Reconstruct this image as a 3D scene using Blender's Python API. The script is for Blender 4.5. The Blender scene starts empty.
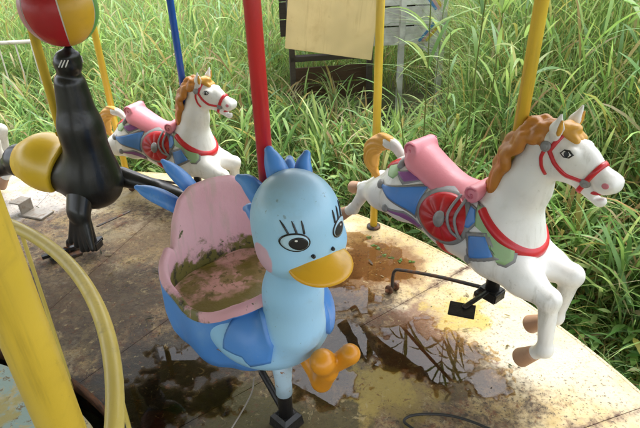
import bpy, bmesh, math, random
import numpy as np
from mathutils import Vector, Matrix
random.seed(7); rng = np.random.default_rng(7)
R = math.radians
scene = bpy.context.scene
COL = scene.collection

# ------------------------------------------------------------------ camera
F_PX, TH, RO, CAM_H = 530.0, R(29.857), R(-1.5826), 1.71
def ray(px, py):
    a = (px - 320) / F_PX; b = (py - 214) / F_PX
    u = a * math.cos(RO) + b * math.sin(RO); v = -a * math.sin(RO) + b * math.cos(RO)
    c, s = math.cos(TH), math.sin(TH)
    return Vector((u, c - v * s, -s - v * c))
def onz(px, py, z=0.0):
    r = ray(px, py); return Vector((0, 0, CAM_H)) + r * ((z - CAM_H) / r.z)
fw = ray(320, 214); rt_ = ray(320 + F_PX, 214) - fw; up_ = -(ray(320, 214 + F_PX) - fw)
cam_d = bpy.data.cameras.new('camera'); cam = bpy.data.objects.new('camera', cam_d); COL.objects.link(cam)
m3 = Matrix((rt_, up_, -fw)).transposed()
cam.matrix_world = Matrix.Translation((0, 0, CAM_H)) @ m3.to_4x4()
cam_d.sensor_width = 36; cam_d.lens = F_PX / 640 * 36; cam_d.clip_end = 1000; cam_d.clip_start = 0.02
scene.camera = cam
# ------------------------------------------------------------------ light: bright overcast
SUN_EL, SUN_AZ = R(64), R(28)      # azimuth: clockwise from +Y (the direction the camera looks)
w = bpy.data.worlds.new('World'); scene.world = w; w.use_nodes = True
nt = w.node_tree; bgn = nt.nodes['Background']
sky = nt.nodes.new('ShaderNodeTexSky'); sky.sky_type = 'NISHITA'; sky.sun_disc = False
sky.sun_elevation = SUN_EL; sky.sun_rotation = SUN_AZ; sky.dust_density = 2.5; sky.air_density = 1.0; sky.ozone_density = 1.0
hs = nt.nodes.new('ShaderNodeHueSaturation'); hs.inputs['Saturation'].default_value = 0.30
nt.links.new(sky.outputs[0], hs.inputs['Color']); nt.links.new(hs.outputs[0], bgn.inputs['Color'])
bgn.inputs['Strength'].default_value = 0.15
sun_d = bpy.data.lights.new('sun', 'SUN'); sun_d.energy = 0.9; sun_d.angle = R(30); sun_d.color = (1.0, .985, .96)
sun = bpy.data.objects.new('sun', sun_d); COL.objects.link(sun)
sd = Vector((math.sin(SUN_AZ) * math.cos(SUN_EL), math.cos(SUN_AZ) * math.cos(SUN_EL), math.sin(SUN_EL)))
sun.rotation_euler = sd.to_track_quat('Z', 'Y').to_euler()
scene.view_settings.view_transform = 'Standard'; scene.view_settings.look = 'None'
scene.view_settings.gamma = 1; scene.view_settings.use_curve_mapping = False
scene.view_settings.exposure = 2.12
scene.cycles.adaptive_threshold = .02
scene.cycles.max_bounces = 7; scene.cycles.diffuse_bounces = 3; scene.cycles.glossy_bounces = 3; scene.cycles.transmission_bounces = 3; scene.cycles.transparent_max_bounces = 6
scene.cycles.caustics_reflective = False; scene.cycles.caustics_refractive = False

# ------------------------------------------------------------------ node helpers
class NT:
    def __init__(s, name):
        s.m = bpy.data.materials.new(name); s.m.use_nodes = True; s.t = s.m.node_tree; s.t.nodes.clear()
    def n(s, typ, **kw):
        nd = s.t.nodes.new('ShaderNode' + typ)
        for k, v in kw.items(): setattr(nd, k, v)
        return nd
    def put(s, sock, v):
        if v is None: return
        if hasattr(v, 'is_linked'): s.t.links.new(v, sock)
        elif isinstance(v, (tuple, list)) and len(v) == 3 and sock.type == 'RGBA': sock.default_value = (*v, 1)
        else: sock.default_value = v
    def math(s, op, a, b=None, c=None, clamp=False):
        nd = s.n('Math', operation=op, use_clamp=clamp)
        for i, v in enumerate((a, b, c)):
            if v is not None: s.put(nd.inputs[i], v)
        return nd.outputs[0]
    def vmath(s, op, a, b=None):
        nd = s.n('VectorMath', operation=op); s.put(nd.inputs[0], a)
        if b is not None: s.put(nd.inputs[1], b)
        return nd.outputs['Value'] if op in ('LENGTH', 'DISTANCE', 'DOT_PRODUCT') else nd.outputs[0]
    def noise(s, vec, scale, detail=4, rough=.55, dist=0.0, out=0):
        nd = s.n('TexNoise'); s.put(nd.inputs['Vector'], vec); nd.inputs['Scale'].default_value = scale
        nd.inputs['Detail'].default_value = detail; nd.inputs['Roughness'].default_value = rough; nd.inputs['Distortion'].default_value = dist
        return nd.outputs[out]
    def ramp(s, v, lo, hi, a=0.0, b=1.0, smooth=True):
        nd = s.n('MapRange', interpolation_type='SMOOTHSTEP' if smooth else 'LINEAR'); s.put(nd.inputs[0], v)
        for i, x in enumerate((lo, hi, a, b)): nd.inputs[i + 1].default_value = x
        return nd.outputs[0]
    def mix(s, f, a, b, mode='MIX'):
        nd = s.n('Mix', data_type='RGBA', blend_type=mode); s.put(nd.inputs[0], f); s.put(nd.inputs[6], a); s.put(nd.inputs[7], b)
        return nd.outputs[2]
    def bump(s, h, strength=.3, dist=.01):
        nd = s.n('Bump'); nd.inputs['Strength'].default_value = strength; nd.inputs['Distance'].default_value = dist
        s.put(nd.inputs['Height'], h); return nd.outputs[0]
    def bsdf(s, col, rough=.5, metal=0.0, normal=None, spec=.5, **kw):
        nd = s.n('BsdfPrincipled'); s.put(nd.inputs['Base Color'], col); s.put(nd.inputs['Roughness'], rough)
        s.put(nd.inputs['Metallic'], metal); nd.inputs['Specular IOR Level'].default_value = spec
        if normal is not None: s.put(nd.inputs['Normal'], normal)
        for k, v in kw.items(): s.put(nd.inputs[k], v)
        return nd.outputs[0]
    def out(s, sh):
        o = s.n('OutputMaterial'); s.t.links.new(sh, o.inputs['Surface']); return s.m
    def objc(s): return s.n('TexCoord').outputs['Object']
    def pos(s): return s.n('NewGeometry').outputs['Position']

def paint(name, rgb, rough=.35, grime=.35, grime_col=(.10, .09, .06), chip=0.0, chip_col=(.35, .32, .28), gs=9.0, bump=.12, coat=0.0, streak=0.0):
    """old gloss paint on fibreglass or steel: mottled tone, grime blotches, chips"""
    T = NT(name); o = T.objc()
    n1 = T.noise(o, gs, 6, .62, .3); n2 = T.noise(o, gs * 6, 4, .6); n3 = T.noise(o, 2.5, 2)
    tone = T.ramp(n3, .3, .7, .86, 1.08)
    hsv = T.n('HueSaturation'); T.put(hsv.inputs['Value'], tone); T.put(hsv.inputs['Color'], rgb); c = hsv.outputs[0]
    g = T.math('MULTIPLY', T.ramp(n1, .50, .78), T.ramp(n2, .25, .7, .45, 1.0))
    c = T.mix(T.math('MULTIPLY', g, grime), c, grime_col)
    c = T.mix(T.math('MULTIPLY', T.math('MULTIPLY', T.ramp(T.noise(o, gs * 13, 2), .66, .74), T.ramp(n1, .46, .6)), grime * .8), c, grime_col)
    if streak:
        mp = T.n('Mapping'); T.put(mp.inputs['Vector'], o); mp.inputs['Scale'].default_value = (26, 26, 1.7)
        c = T.mix(T.math('MULTIPLY', T.math('MULTIPLY', T.ramp(T.noise(mp.outputs[0], 1.6, 4, .6), .50, .74), T.ramp(T.noise(o, 3.1, 3), .42, .62)), streak), c, grime_col)
    ch = None
    if chip > 0:
        ch = T.ramp(T.noise(o, gs * 2.2, 5, .7), .78 - chip, .80 - chip)
        c = T.mix(ch, c, chip_col)
    r = T.math('ADD', rough, T.math('MULTIPLY', g, .3))
    bm = T.bump(T.math('ADD', n2, T.math('MULTIPLY', n1, .8)), bump, .006)
    return T.out(T.bsdf(c, r, normal=bm, **({'Coat Weight': coat, 'Coat Roughness': .12} if coat else {})))

def metal_rust(name, a=(.045, .04, .037), b=(.16, .07, .03), rough=.6, lo=.45, hi=.68):
    T = NT(name); o = T.objc(); n = T.noise(o, 22, 6, .65); f = T.ramp(n, lo, hi)
    return T.out(T.bsdf(T.mix(f, a, b), T.ramp(f, 0, 1, rough - .15, rough + .25), metal=T.math('MULTIPLY', T.math('SUBTRACT', 1.0, f), .35), normal=T.bump(n, .5, .01)))

# ------------------------------------------------------------------ object helpers
def link(name, me, mat=None, parent=None, smooth=True):
    if mat is not None:
        me.materials.clear(); me.materials.append(mat)
    if smooth and len(me.polygons): me.polygons.foreach_set('use_smooth', np.ones(len(me.polygons), dtype=bool))
    o = bpy.data.objects.new(name, me); COL.objects.link(o)
    if parent: o.parent = parent
    return o
def mesh(name, V, F_): 
    me = bpy.data.meshes.new(name); me.from_pydata([tuple(map(float, v)) for v in V], [], [tuple(map(int, f)) for f in F_]); me.update(); return me
def fix(me):
    bm = bmesh.new(); bm.from_mesh(me); bmesh.ops.remove_doubles(bm, verts=bm.verts, dist=1e-6); bmesh.ops.recalc_face_normals(bm, faces=bm.faces); bm.to_mesh(me); bm.free(); return me
def tag(o, label=None, cat=None, group=None, kind=None):
    if label: o['label'] = label
    if cat: o['category'] = cat
    if group: o['group'] = group
    if kind: o['kind'] = kind
    return o
def thing(name, loc, rz, label, cat, group=None):
    o = bpy.data.objects.new(name, None); COL.objects.link(o); o.location = loc; o.rotation_euler = (0, 0, rz); o.empty_display_size = .1
    return tag(o, label, cat, group)
def copy_tree(o, parent=None):
    c = o.copy(); COL.objects.link(c); c.parent = parent
    for ch in list(o.children): copy_tree(ch, c)
    return c
def angle_smooth(o, deg=35):
    me = o.data; bm = bmesh.new(); bm.from_mesh(me)
    for e in bm.edges: e.smooth = not (len(e.link_faces) == 2 and e.calc_face_angle(0) > R(deg))
    bm.to_mesh(me); bm.free(); return o
def box_mesh(sx, sy, sz, bev=.004, c=(0, 0, 0), seg=2):
    bm = bmesh.new(); bmesh.ops.create_cube(bm, size=1)
    for v in bm.verts: v.co = Vector((v.co.x * sx + c[0], v.co.y * sy + c[1], v.co.z * sz + c[2]))
    if bev: bmesh.ops.bevel(bm, geom=list(bm.edges), offset=bev, segments=seg, affect='EDGES')
    me = bpy.data.meshes.new('box'); bm.to_mesh(me); bm.free(); return me
def box(name, size, c, mat, parent=None, bev=.004, rot=None):
    me = box_mesh(*size, bev=bev); o = link(name, me, mat, parent, smooth=False); o.location = c
    if rot: o.rotation_euler = rot
    return o
def catmull(P, n):
    P = [np.array(p, float) for p in P]
    if len(P) == 2: return [P[0] + (P[1] - P[0]) * t for t in np.linspace(0, 1, n)]
    Q = [2 * P[0] - P[1]] + P + [2 * P[-1] - P[-2]]; out = []
    m = len(P) - 1
    for k in range(n):
        t = k / (n - 1) * m; i = min(int(t), m - 1); u = t - i
        a, b, c, d = Q[i], Q[i + 1], Q[i + 2], Q[i + 3]
        out.append(.5 * ((2 * b) + (-a + c) * u + (2 * a - 5 * b + 4 * c - d) * u * u + (-a + 3 * b - 3 * c + d) * u ** 3))
    return out
def tube_mesh(pts, rad, n=14, caps=True, flat=None, up=(0, 0, 1), round_caps=True):
    """sweep a round (or flattened) section along pts"""
    P = [np.array(p, float) for p in pts]; rad = list(rad) if hasattr(rad, '__len__') else [rad] * len(P)
    T = []
    for i in range(len(P)):
        d = P[min(i + 1, len(P) - 1)] - P[max(i - 1, 0)]; T.append(d / (np.linalg.norm(d) + 1e-12))
    if caps and round_caps:
        pre = [(P[0] - T[0] * rad[0] * k, rad[0] * math.sqrt(max(0, 1 - k * k)), T[0]) for k in (.96, .75, .4)]
        post = [(P[-1] + T[-1] * rad[-1] * k, rad[-1] * math.sqrt(max(0, 1 - k * k)), T[-1]) for k in (.4, .75, .96)]
    else: pre = post = []
    rings = pre + list(zip(P, rad, T)) + post
    u = np.array(up, float); V = []; F_ = []
    prev = None
    for c, r, t in rings:
        a = u - t * (u @ t) if prev is None else prev - t * (prev @ t)
        if np.linalg.norm(a) < 1e-4: a = np.array([1., 0, 0]) - t * t[0]
        a /= np.linalg.norm(a); prev = a; b = np.cross(t, a)
        fl = flat or (1, 1)
        for k in range(n):
            th = 2 * math.pi * k / n; V.append(c + a * r * fl[0] * math.cos(th) + b * r * fl[1] * math.sin(th))
    m = len(rings)
    for i in range(m - 1):
        for k in range(n): F_.append((i * n + k, i * n + (k + 1) % n, (i + 1) * n + (k + 1) % n, (i + 1) * n + k))
    if caps: F_.append(tuple(range(n - 1, -1, -1))); F_.append(tuple(range((m - 1) * n, m * n)))
    return fix(mesh('tube', V, F_))
def tube(name, pts, rad, mat, parent=None, **kw): 
    return link(name, tube_mesh(pts, rad, **kw), mat, parent)
def join_meshes(ms):
    V = []; F_ = []
    for me in ms:
        b = len(V); V += [v.co[:] for v in me.vertices]; F_ += [[b + i for i in p.vertices] for p in me.polygons]
    return mesh('joined', V, F_)

# ------------------------------------------------------------------ signed-distance modelling
class P3:
    def __init__(s, x, y, z): s.x, s.y, s.z = x, y, z
def rcone(p, a, b, ra, rb, sy=1.0):
    ax, ay, az = a; dx, dy, dz = b[0] - ax, (b[1] - ay) / sy, b[2] - az
    x, y, z = p.x - ax, (p.y - ay) / sy, p.z - az
    t = np.clip((x * dx + y * dy + z * dz) / (dx * dx + dy * dy + dz * dz + 1e-12), 0, 1)
    return np.sqrt((x - t * dx) ** 2 + (y - t * dy) ** 2 + (z - t * dz) ** 2) - (ra + t * (rb - ra))
def ell(p, c, r, pitch=0.0):
    x, y, z = p.x - c[0], p.y - c[1], p.z - c[2]
    if pitch:
        cs, sn = math.cos(pitch), math.sin(pitch); x, z = x * cs + z * sn, -x * sn + z * cs
    k0 = np.sqrt((x / r[0]) ** 2 + (y / r[1]) ** 2 + (z / r[2]) ** 2)
    k1 = np.sqrt((x / r[0] ** 2) ** 2 + (y / r[1] ** 2) ** 2 + (z / r[2] ** 2) ** 2) + 1e-9
    return k0 * (k0 - 1) / k1
def smin(a, b, k):
    h = np.clip(.5 + .5 * (b - a) / k, 0, 1); return b + (a - b) * h - k * h * (1 - h)
def smax(a, b, k): return -smin(-a, -b, k)
def nets(f, lo, hi, h):
    """surface nets of the zero level of f over a box"""
    ax = [np.arange(lo[i], hi[i] + h, h, dtype=np.float32) for i in range(3)]
    X, Y, Z = np.meshgrid(*ax, indexing='ij'); D = f(P3(X, Y, Z)).astype(np.float32)
    S = D < 0; nx, ny, nz = D.shape
    c = S[:-1, :-1, :-1].astype(np.int8)
    for i, j, k in [(1,0,0),(0,1,0),(0,0,1),(1,1,0),(1,0,1),(0,1,1),(1,1,1)]: c = c + S[i:nx-1+i, j:ny-1+j, k:nz-1+k]
    I = np.argwhere((c > 0) & (c < 8)); idx = -np.ones(c.shape, np.int64); idx[tuple(I.T)] = np.arange(len(I))
    acc = np.zeros((len(I), 3)); cnt = np.zeros(len(I))
    cor = [(i, j, k) for i in (0, 1) for j in (0, 1) for k in (0, 1)]
    for a in cor:
        for b in cor:
            if sum(abs(a[q] - b[q]) for q in range(3)) == 1 and a < b:
                da = D[I[:,0]+a[0], I[:,1]+a[1], I[:,2]+a[2]]; db = D[I[:,0]+b[0], I[:,1]+b[1], I[:,2]+b[2]]
                m = (da < 0) != (db < 0); t = np.where(m, da / np.where(m, da - db, 1), 0)
                p = np.array(a)[None] + t[:, None] * (np.array(b) - np.array(a))[None]
                acc += p * m[:, None]; cnt += m
    V = (I + acc / cnt[:, None]) * h + np.array(lo)
    F_ = []
    for axx in range(3):
        o1, o2 = [(1, 2), (2, 0), (0, 1)][axx]
        sl = [slice(None)] * 3; sl2 = [slice(None)] * 3
        sl[axx] = slice(0, -1); sl2[axx] = slice(1, None)
        A, Bq = S[tuple(sl)], S[tuple(sl2)]; E_ = np.argwhere(A != Bq)
        E_ = E_[(E_[:, o1] > 0) & (E_[:, o2] > 0) & (E_[:, o1] < c.shape[o1]) & (E_[:, o2] < c.shape[o2])]
        def at(d1, d2):
            q = E_.copy(); q[:, o1] -= d1; q[:, o2] -= d2; return idx[q[:, 0], q[:, 1], q[:, 2]]
        q = np.stack([at(1, 1), at(0, 1), at(0, 0), at(1, 0)], 1); ins = A[tuple(E_.T)]
        q[~ins] = q[~ins][:, ::-1]; F_.append(q)
    F_ = np.concatenate(F_); F_ = F_[(F_ >= 0).all(1)]
    me = bpy.data.meshes.new('sdf'); me.from_pydata(V.tolist(), [], F_.tolist()); me.update(); return me
def march(f, O, Dv, tmax=.6, steps=70):
    O = np.array(O, float); Dv = np.array(Dv, float); t = np.zeros(len(O))
    for _ in range(steps):
        q = O + Dv * t[:, None]; d = f(P3(q[:, 0], q[:, 1], q[:, 2])); t = np.minimum(t + np.clip(d, -.05, .05) * .8, tmax)
    return O + Dv * t[:, None]
def grad(f, Q):
    e = 1e-3; g = np.zeros_like(Q)
    for i in range(3):
        a = Q.copy(); b = Q.copy(); a[:, i] += e; b[:, i] -= e
        g[:, i] = f(P3(*a.T)) - f(P3(*b.T))
    return g / (np.linalg.norm(g, axis=1, keepdims=True) + 1e-9)
def sidecast(f, sz, side):
    """(s,z) points thrown onto the surface from the side; side=-1 is the right flank (local -y)"""
    sz = np.array(sz, float); O = np.c_[sz[:, 0], np.full(len(sz), side * .34), sz[:, 1]]
    return march(f, O, np.tile([0, -side, 0], (len(sz), 1)), .34)
def dense(poly, step):
    out = []
    for i in range(len(poly)):
        a = np.array(poly[i], float); b = np.array(poly[(i + 1) % len(poly)], float); n = max(1, int(np.linalg.norm(b - a) / step))
        out += [a + (b - a) * k / n for k in range(n)]
    return np.array(out)
def patch(f, poly, side, off=.005, step=.012, rings=7, center=None, relief=None):
    """a raised plate cut to a star-shaped outline, following the surface"""
    P = dense(poly, step); c = np.array(center if center is not None else P.mean(0)); n = len(P); pts = []
    lv = [1.0, 1.0] + [1 - (k + 1) / rings for k in range(rings - 1)]
    for t in lv: pts += list(c + (P - c) * t)
    pts.append(c); Q = sidecast(f, pts, side); N = grad(f, Q); o = np.full(len(pts), off); o[:n] = -.004
    if relief is not None: o[n:] += relief(np.array(pts)[n:] - c)
    Q = Q + N * o[:, None]; F_ = []
    for i in range(len(lv) - 1):
        for k in range(n): F_.append((i * n + k, i * n + (k + 1) % n, (i + 1) * n + (k + 1) % n, (i + 1) * n + k))
    b = (len(lv) - 1) * n
    for k in range(n): F_.append((b + k, b + (k + 1) % n, len(pts) - 1))
    return fix(mesh('patch', Q, F_))
def ribbon(f, path, side, wdt=.012, off=.006, n=None, closed=False):
    P = np.array(path, float)
    if closed: P = np.vstack([P, P[:1]])
    L = np.linalg.norm(np.diff(P, axis=0), axis=1).sum(); n = n or max(6, int(L / .01))
    C_ = dense_open(P, n); T = np.gradient(C_, axis=0); T /= np.linalg.norm(T, axis=1, keepdims=True) + 1e-9
    Nn = np.c_[-T[:, 1], T[:, 0]]
    rows = [(-.5, -.004), (-.5, off * .8), (0, off), (.5, off * .8), (.5, -.004)]; V = []; 
    for u, o in rows:
        Q = sidecast(f, C_ + Nn * wdt * u, side); V.append(Q + grad(f, Q) * o)
    V = np.concatenate(V); F_ = []
    for r in range(4):
        for k in range(n - 1): F_.append((r * n + k, r * n + k + 1, (r + 1) * n + k + 1, (r + 1) * n + k))
    F_ += [tuple(r * n for r in range(5)), tuple(r * n + n - 1 for r in range(4, -1, -1))]
    return fix(mesh('ribbon', V, F_))
def dense_open(P, n):
    d = np.r_[0, np.cumsum(np.linalg.norm(np.diff(P, axis=0), axis=1))]; t = np.linspace(0, d[-1], n)
    return np.c_[[np.interp(t, d, P[:, i]) for i in range(P.shape[1])]].T
def band(f, c, u, v, wdt, off, a0=0, a1=360, n=72, rad=.35):
    """strap round the body in the plane (c; u, v), wdt wide, thrown on radially"""
    c, u, v = (np.array(q, float) for q in (c, u, v)); u /= np.linalg.norm(u); v -= u * (u @ v); v /= np.linalg.norm(v); w_ = np.cross(u, v)
    full = a1 - a0 >= 360; A = np.radians(np.linspace(a0, a1, n, endpoint=not full)); D_ = np.outer(np.cos(A), u) + np.outer(np.sin(A), v)
    V = []
    for s_, o in [(-.5, -.004), (-.5, off * .8), (0, off), (.5, off * .8), (.5, -.004)]:
        Q = march(f, c + w_ * wdt * s_ + D_ * rad, -D_, rad); V.append(Q + D_ * o)
    V = np.concatenate(V); F_ = []
    for r in range(4):
        for k in range(n if full else n - 1): F_.append((r * n + k, r * n + (k + 1) % n, (r + 1) * n + (k + 1) % n, (r + 1) * n + k))
    return fix(mesh('band', V, F_))
def disc_on(f, sz, side, r, off, ry=None, n=20, dome=0.0, rot=0.0):
    ry = ry or r; c = np.array(sz)
    poly = [c + np.array([math.cos(a + 0) * r, math.sin(a) * ry]) @ np.array([[math.cos(rot), math.sin(rot)], [-math.sin(rot), math.cos(rot)]]) for a in np.linspace(0, 2 * math.pi, n, endpoint=False)]
    rel = (lambda d: dome * (1 - np.clip((d ** 2).sum(1) / (r * r), 0, 1))) if dome else None
    return patch(f, poly, side, off, step=1, rings=4, center=c, relief=rel)

# ================================================================== THE SETTING
CX, CY = -1.93, .37           # carousel axis
R_IN, R_OUT = 1.52, 3.39
def polar(r, deg, z=0.0): return Vector((CX + r * math.cos(R(deg)), CY + r * math.sin(R(deg)), z))

# ---- materials of the setting
def mat_deck():
    T = NT('deck_paint'); p = T.pos()
    q = T.vmath('SUBTRACT', p, (CX, CY, 0)); sx = T.n('SeparateXYZ'); T.put(sx.inputs[0], q)
    fl = T.n('CombineXYZ'); T.put(fl.inputs[0], sx.outputs[0]); T.put(fl.inputs[1], sx.outputs[1])
    r = T.vmath('LENGTH', fl.outputs[0])
    n1 = T.noise(p, 3.2, 7, .62, .4); n2 = T.noise(p, 11, 6, .65); n3 = T.noise(p, 46, 5, .65); n4 = T.noise(p, 1.4, 3)
    base = T.mix(T.ramp(n2, .35, .68), (.50, .40, .23), (.43, .31, .12))
    base = T.mix(T.ramp(n4, .42, .62), base, (.52, .46, .34))
    base = T.mix(T.math('MULTIPLY', T.ramp(n3, .52, .72), .35), base, (.30, .22, .12))
    # foot-worn inner zone: bare grey-brown plate, darkened too for shade under the canopy
    wear = T.math('ADD', T.ramp(r, 3.22, 2.62), T.math('MULTIPLY', T.math('SUBTRACT', n1, .5), 2.6))
    wear = T.math('ADD', wear, T.math('MULTIPLY', T.math('SUBTRACT', n3, .5), .9))
    wm = T.ramp(wear, .34, .80)
    bare = T.mix(T.ramp(n2, .36, .62), (.075, .050, .030), (.25, .165, .085))
    bare = T.mix(T.ramp(T.noise(p, 5.2, 6, .7, .6), .48, .66), bare, (.38, .27, .11))
    bare = T.mix(T.ramp(T.noise(p, 7.7, 6, .7, .3), .57, .70), bare, (.17, .062, .026))
    bare = T.mix(T.math('MULTIPLY', T.ramp(n3, .5, .66), .7), bare, (.045, .035, .028))
    n5 = T.noise(p, 24, 9, .78, .4)
    bare = T.mix(T.math('MULTIPLY', T.ramp(n5, .53, .60), .65), bare, (.038, .025, .017))
    bare = T.mix(T.math('MULTIPLY', T.ramp(n5, .45, .38), .75), bare, (.36, .29, .18))
    bare = T.mix(T.math('MULTIPLY', T.ramp(T.noise(p, 15, 7, .72, .8), .56, .63), .8), bare, (.15, .055, .022))
    c = T.mix(wm, base, bare)
    # chips and rust spots on the good paint
    sp = T.ramp(T.noise(p, 34, 3, .6), .655, .69)
    c = T.mix(T.math('MULTIPLY', sp, .85), c, (.10, .065, .042))
    c = T.mix(T.math('MULTIPLY', T.ramp(T.noise(p, 90, 2), .68, .72), .8), c, (.05, .035, .03))
    # rust bleeding along the joints between plates
    ang = T.math('MULTIPLY', T.math('ARCTAN2', sx.outputs[1], sx.outputs[0]), 20 / (2 * math.pi))
    fr = T.math('ABSOLUTE', T.math('SUBTRACT', T.math('FRACT', T.math('ADD', ang, 100.5)), .5))
    dj = T.math('MULTIPLY', fr, T.math('MULTIPLY', r, R(18)))
    dj = T.math('ADD', dj, T.math('MULTIPLY', T.math('SUBTRACT', n2, .5), .16))
    c = T.mix(T.math('MULTIPLY', T.ramp(dj, .045, -.015), T.ramp(n3, .3, .6, .3, 1.0)), c, (.085, .036, .018))
    def blob(px, py, rad, edge=.5, amt=.5):
        g = onz(px, py); d = T.vmath('DISTANCE', p, tuple(g))
        d = T.math('ADD', d, T.math('MULTIPLY', T.math('SUBTRACT', n1, .5), amt)); d = T.math('ADD', d, T.math('MULTIPLY', T.math('SUBTRACT', n2, .5), amt * .8))
        return T.ramp(d, rad, rad * edge)
    # wet, silt and stains; the dark ones also paint in canopy shade
    for px, py, rad, col, k in [(175, 380, .46, (.022, .014, .009), .9), (110, 315, .34, (.060, .042, .028), .6), (110, 410, .3, (.022, .016, .012), .85), (250, 418, .26, (.10, .08, .014), .9), (330, 420, .22, (.075, .06, .014), .85),
                                (365, 262, .36, (.17, .075, .014), .95), (415, 345, .30, (.14, .05, .014), .9), (465, 372, .20, (.09, .055, .022), .8), (470, 315, .16, (.42, .30, .05), .9), (330, 350, .26, (.075, .052, .03), .85), (400, 400, .16, (.30, .21, .06), .8),
                                (380, 385, .15, (.40, .29, .07), .8), (150, 240, .30, (.20, .13, .06), .6), (120, 290, .34, (.085, .058, .036), .45), (235, 330, .16, (.24, .14, .06), .7), (60, 300, .3, (.16, .10, .05), .5), (90, 240, .2, (.33, .27, .16), .6), (30, 205, .34, (.50, .47, .44), .85), (235, 222, .3, (.12, .085, .05), .6)]:
        c = T.mix(T.math('MULTIPLY', blob(px, py, rad), k), c, col)
    c = T.mix(T.math('MULTIPLY', T.ramp(n3, .56, .7), .25), c, (.03, .022, .016))
    sk = T.math('MULTIPLY', T.ramp(T.noise(p, 62, 4, .7), .57, .62), T.ramp(n1, .38, .60))
    c = T.mix(T.math('MULTIPLY', sk, .85), c, (.030, .020, .013))
    c = T.mix(T.math('MULTIPLY', T.math('MULTIPLY', T.ramp(T.noise(p, 27, 6, .75, .5), .57, .64), T.ramp(r, 3.2, 2.9)), .75), c, (.145, .05, .016))
    c = T.mix(T.math('MULTIPLY', T.math('MULTIPLY', T.ramp(T.noise(p, 19, 6, .75, .9), .58, .66), T.ramp(r, 3.3, 3.0)), .7), c, (.44, .34, .17))
    wet = T.math('MAXIMUM', T.math('MAXIMUM', blob(190, 385, .58), blob(345, 340, .42)), blob(440, 355, .36))
    rough = T.ramp(wet, 0, 1, .68, .40)
    h = T.math('ADD', T.math('ADD', T.math('MULTIPLY', wm, -.5), n3), T.math('ADD', T.math('MULTIPLY', n2, .6), T.math('MULTIPLY', T.math('MULTIPLY', n5, wm), 1.6)))
    return T.out(T.bsdf(c, rough, normal=T.bump(h, .6, .010), spec=.5))
M_DECK = mat_deck()
def mat_inner():
    T = NT('flaking_deck'); p = T.pos(); n = T.noise(p, 9, 6, .7, .5); n2 = T.noise(p, 24, 5, .65)
    c = T.mix(T.ramp(n, .45, .5), (.46, .40, .22), (.30, .40, .36)); c = T.mix(T.ramp(n2, .56, .62), c, (.20, .15, .07))
    c = T.mix(T.ramp(T.noise(p, 5, 5, .6), .55, .62), c, (.40, .34, .12))
    return T.out(T.bsdf(c, .6, normal=T.bump(T.math('ADD', n, n2), .5, .01)))
M_INNER = mat_inner()
def mat_soil():
    T = NT('soil'); p = T.pos(); n = T.noise(p, 6, 6, .65); n2 = T.noise(p, 1.1, 3)
    c = T.mix(n, (.035, .032, .014), (.075, .07, .025)); c = T.mix(T.ramp(n2, .4, .7), c, (.07, .095, .025))
    return T.out(T.bsdf(c, .95, normal=T.bump(n, .8, .05)))
M_SOIL = mat_soil()
M_STEEL = metal_rust('rusty_steel'); M_DARKSTEEL = metal_rust('dark_steel', (.022, .021, .021), (.07, .04, .024), .5, .55, .8)
M_RUST = metal_rust('heavy_rust', (.07, .035, .02), (.15, .06, .025), .8, .35, .6)

# ---- ground reaching to the horizon
bm = bmesh.new(); bmesh.ops.create_grid(bm, x_segments=60, y_segments=60, size=400)
for v in bm.verts: v.co.z = -.32
me = bpy.data.meshes.new('ground'); bm.to_mesh(me); bm.free()
tag(link('ground', me, M_SOIL, smooth=False), kind='structure')

# ---- carousel platform: steel frame, wedge deck plates, rolled rim
plat = bpy.data.objects.new('carousel_platform', None); COL.objects.link(plat); plat.location = (CX, CY, 0); tag(plat, kind='structure')
def ring_mesh(r0, r1, z0, z1, n=120, a0=0, a1=360):
    full = a1 - a0 >= 360; A = np.radians(np.linspace(a0, a1, n, endpoint=not full)); V = []; F_ = []
    for r, z in ((r0, z0), (r1, z0), (r1, z1), (r0, z1)): V += [(r * math.cos(a), r * math.sin(a), z) for a in A]
    m = n if full else n - 1
    for i in range(4):
        for k in range(m): F_.append((i * n + k, i * n + (k + 1) % n, ((i + 1) % 4) * n + (k + 1) % n, ((i + 1) % 4) * n + k))
    if not full: F_ += [(0, n, 2 * n, 3 * n), (4 * n - 1, 3 * n - 1, 2 * n - 1, n - 1)]
    return fix(mesh('ring', V, F_))
def wedge_mesh(r0, r1, a0, a1, z0, z1, nr=5, na=6, gap=.0013):
    V = []; F_ = []
    for zt in (z1, z0):
        for i in range(nr + 1):
            r = r0 + (r1 - r0) * i / nr; g = gap / r
            for k in range(na + 1):
                a = R(a0) + g + (R(a1) - R(a0) - 2 * g) * k / na; V.append((r * math.cos(a), r * math.sin(a), zt))
    m = na + 1; tot = m * (nr + 1)
    for i in range(nr):
        for k in range(na):
            q = (i * m + k, (i + 1) * m + k, (i + 1) * m + k + 1, i * m + k + 1); F_.append(q)
    for i in range(nr): F_ += [(i * m, tot + i * m, tot + (i + 1) * m, (i + 1) * m), (i * m + na, (i + 1) * m + na, tot + (i + 1) * m + na, tot + i * m + na)]
    for k in range(na): F_ += [(k, k + 1, tot + k + 1, tot + k), (nr * m + k, tot + nr * m + k, tot + nr * m + k + 1, nr * m + k + 1)]
    return fix(mesh('wedge', V, F_))
wm_ = wedge_mesh(R_IN, R_OUT - .02, 0, 18, -.012, 0)
for i in range(20):
    o = link('deck_plate', wm_, M_DECK if i == 0 else None, plat, smooth=False); o.rotation_euler = (0, 0, R(18 * i)); o.location = (0, 0, 0)
link('frame_ring', ring_mesh(R_IN + .05, R_OUT - .06, -.30, -.02), M_STEEL, plat, smooth=False)
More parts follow.
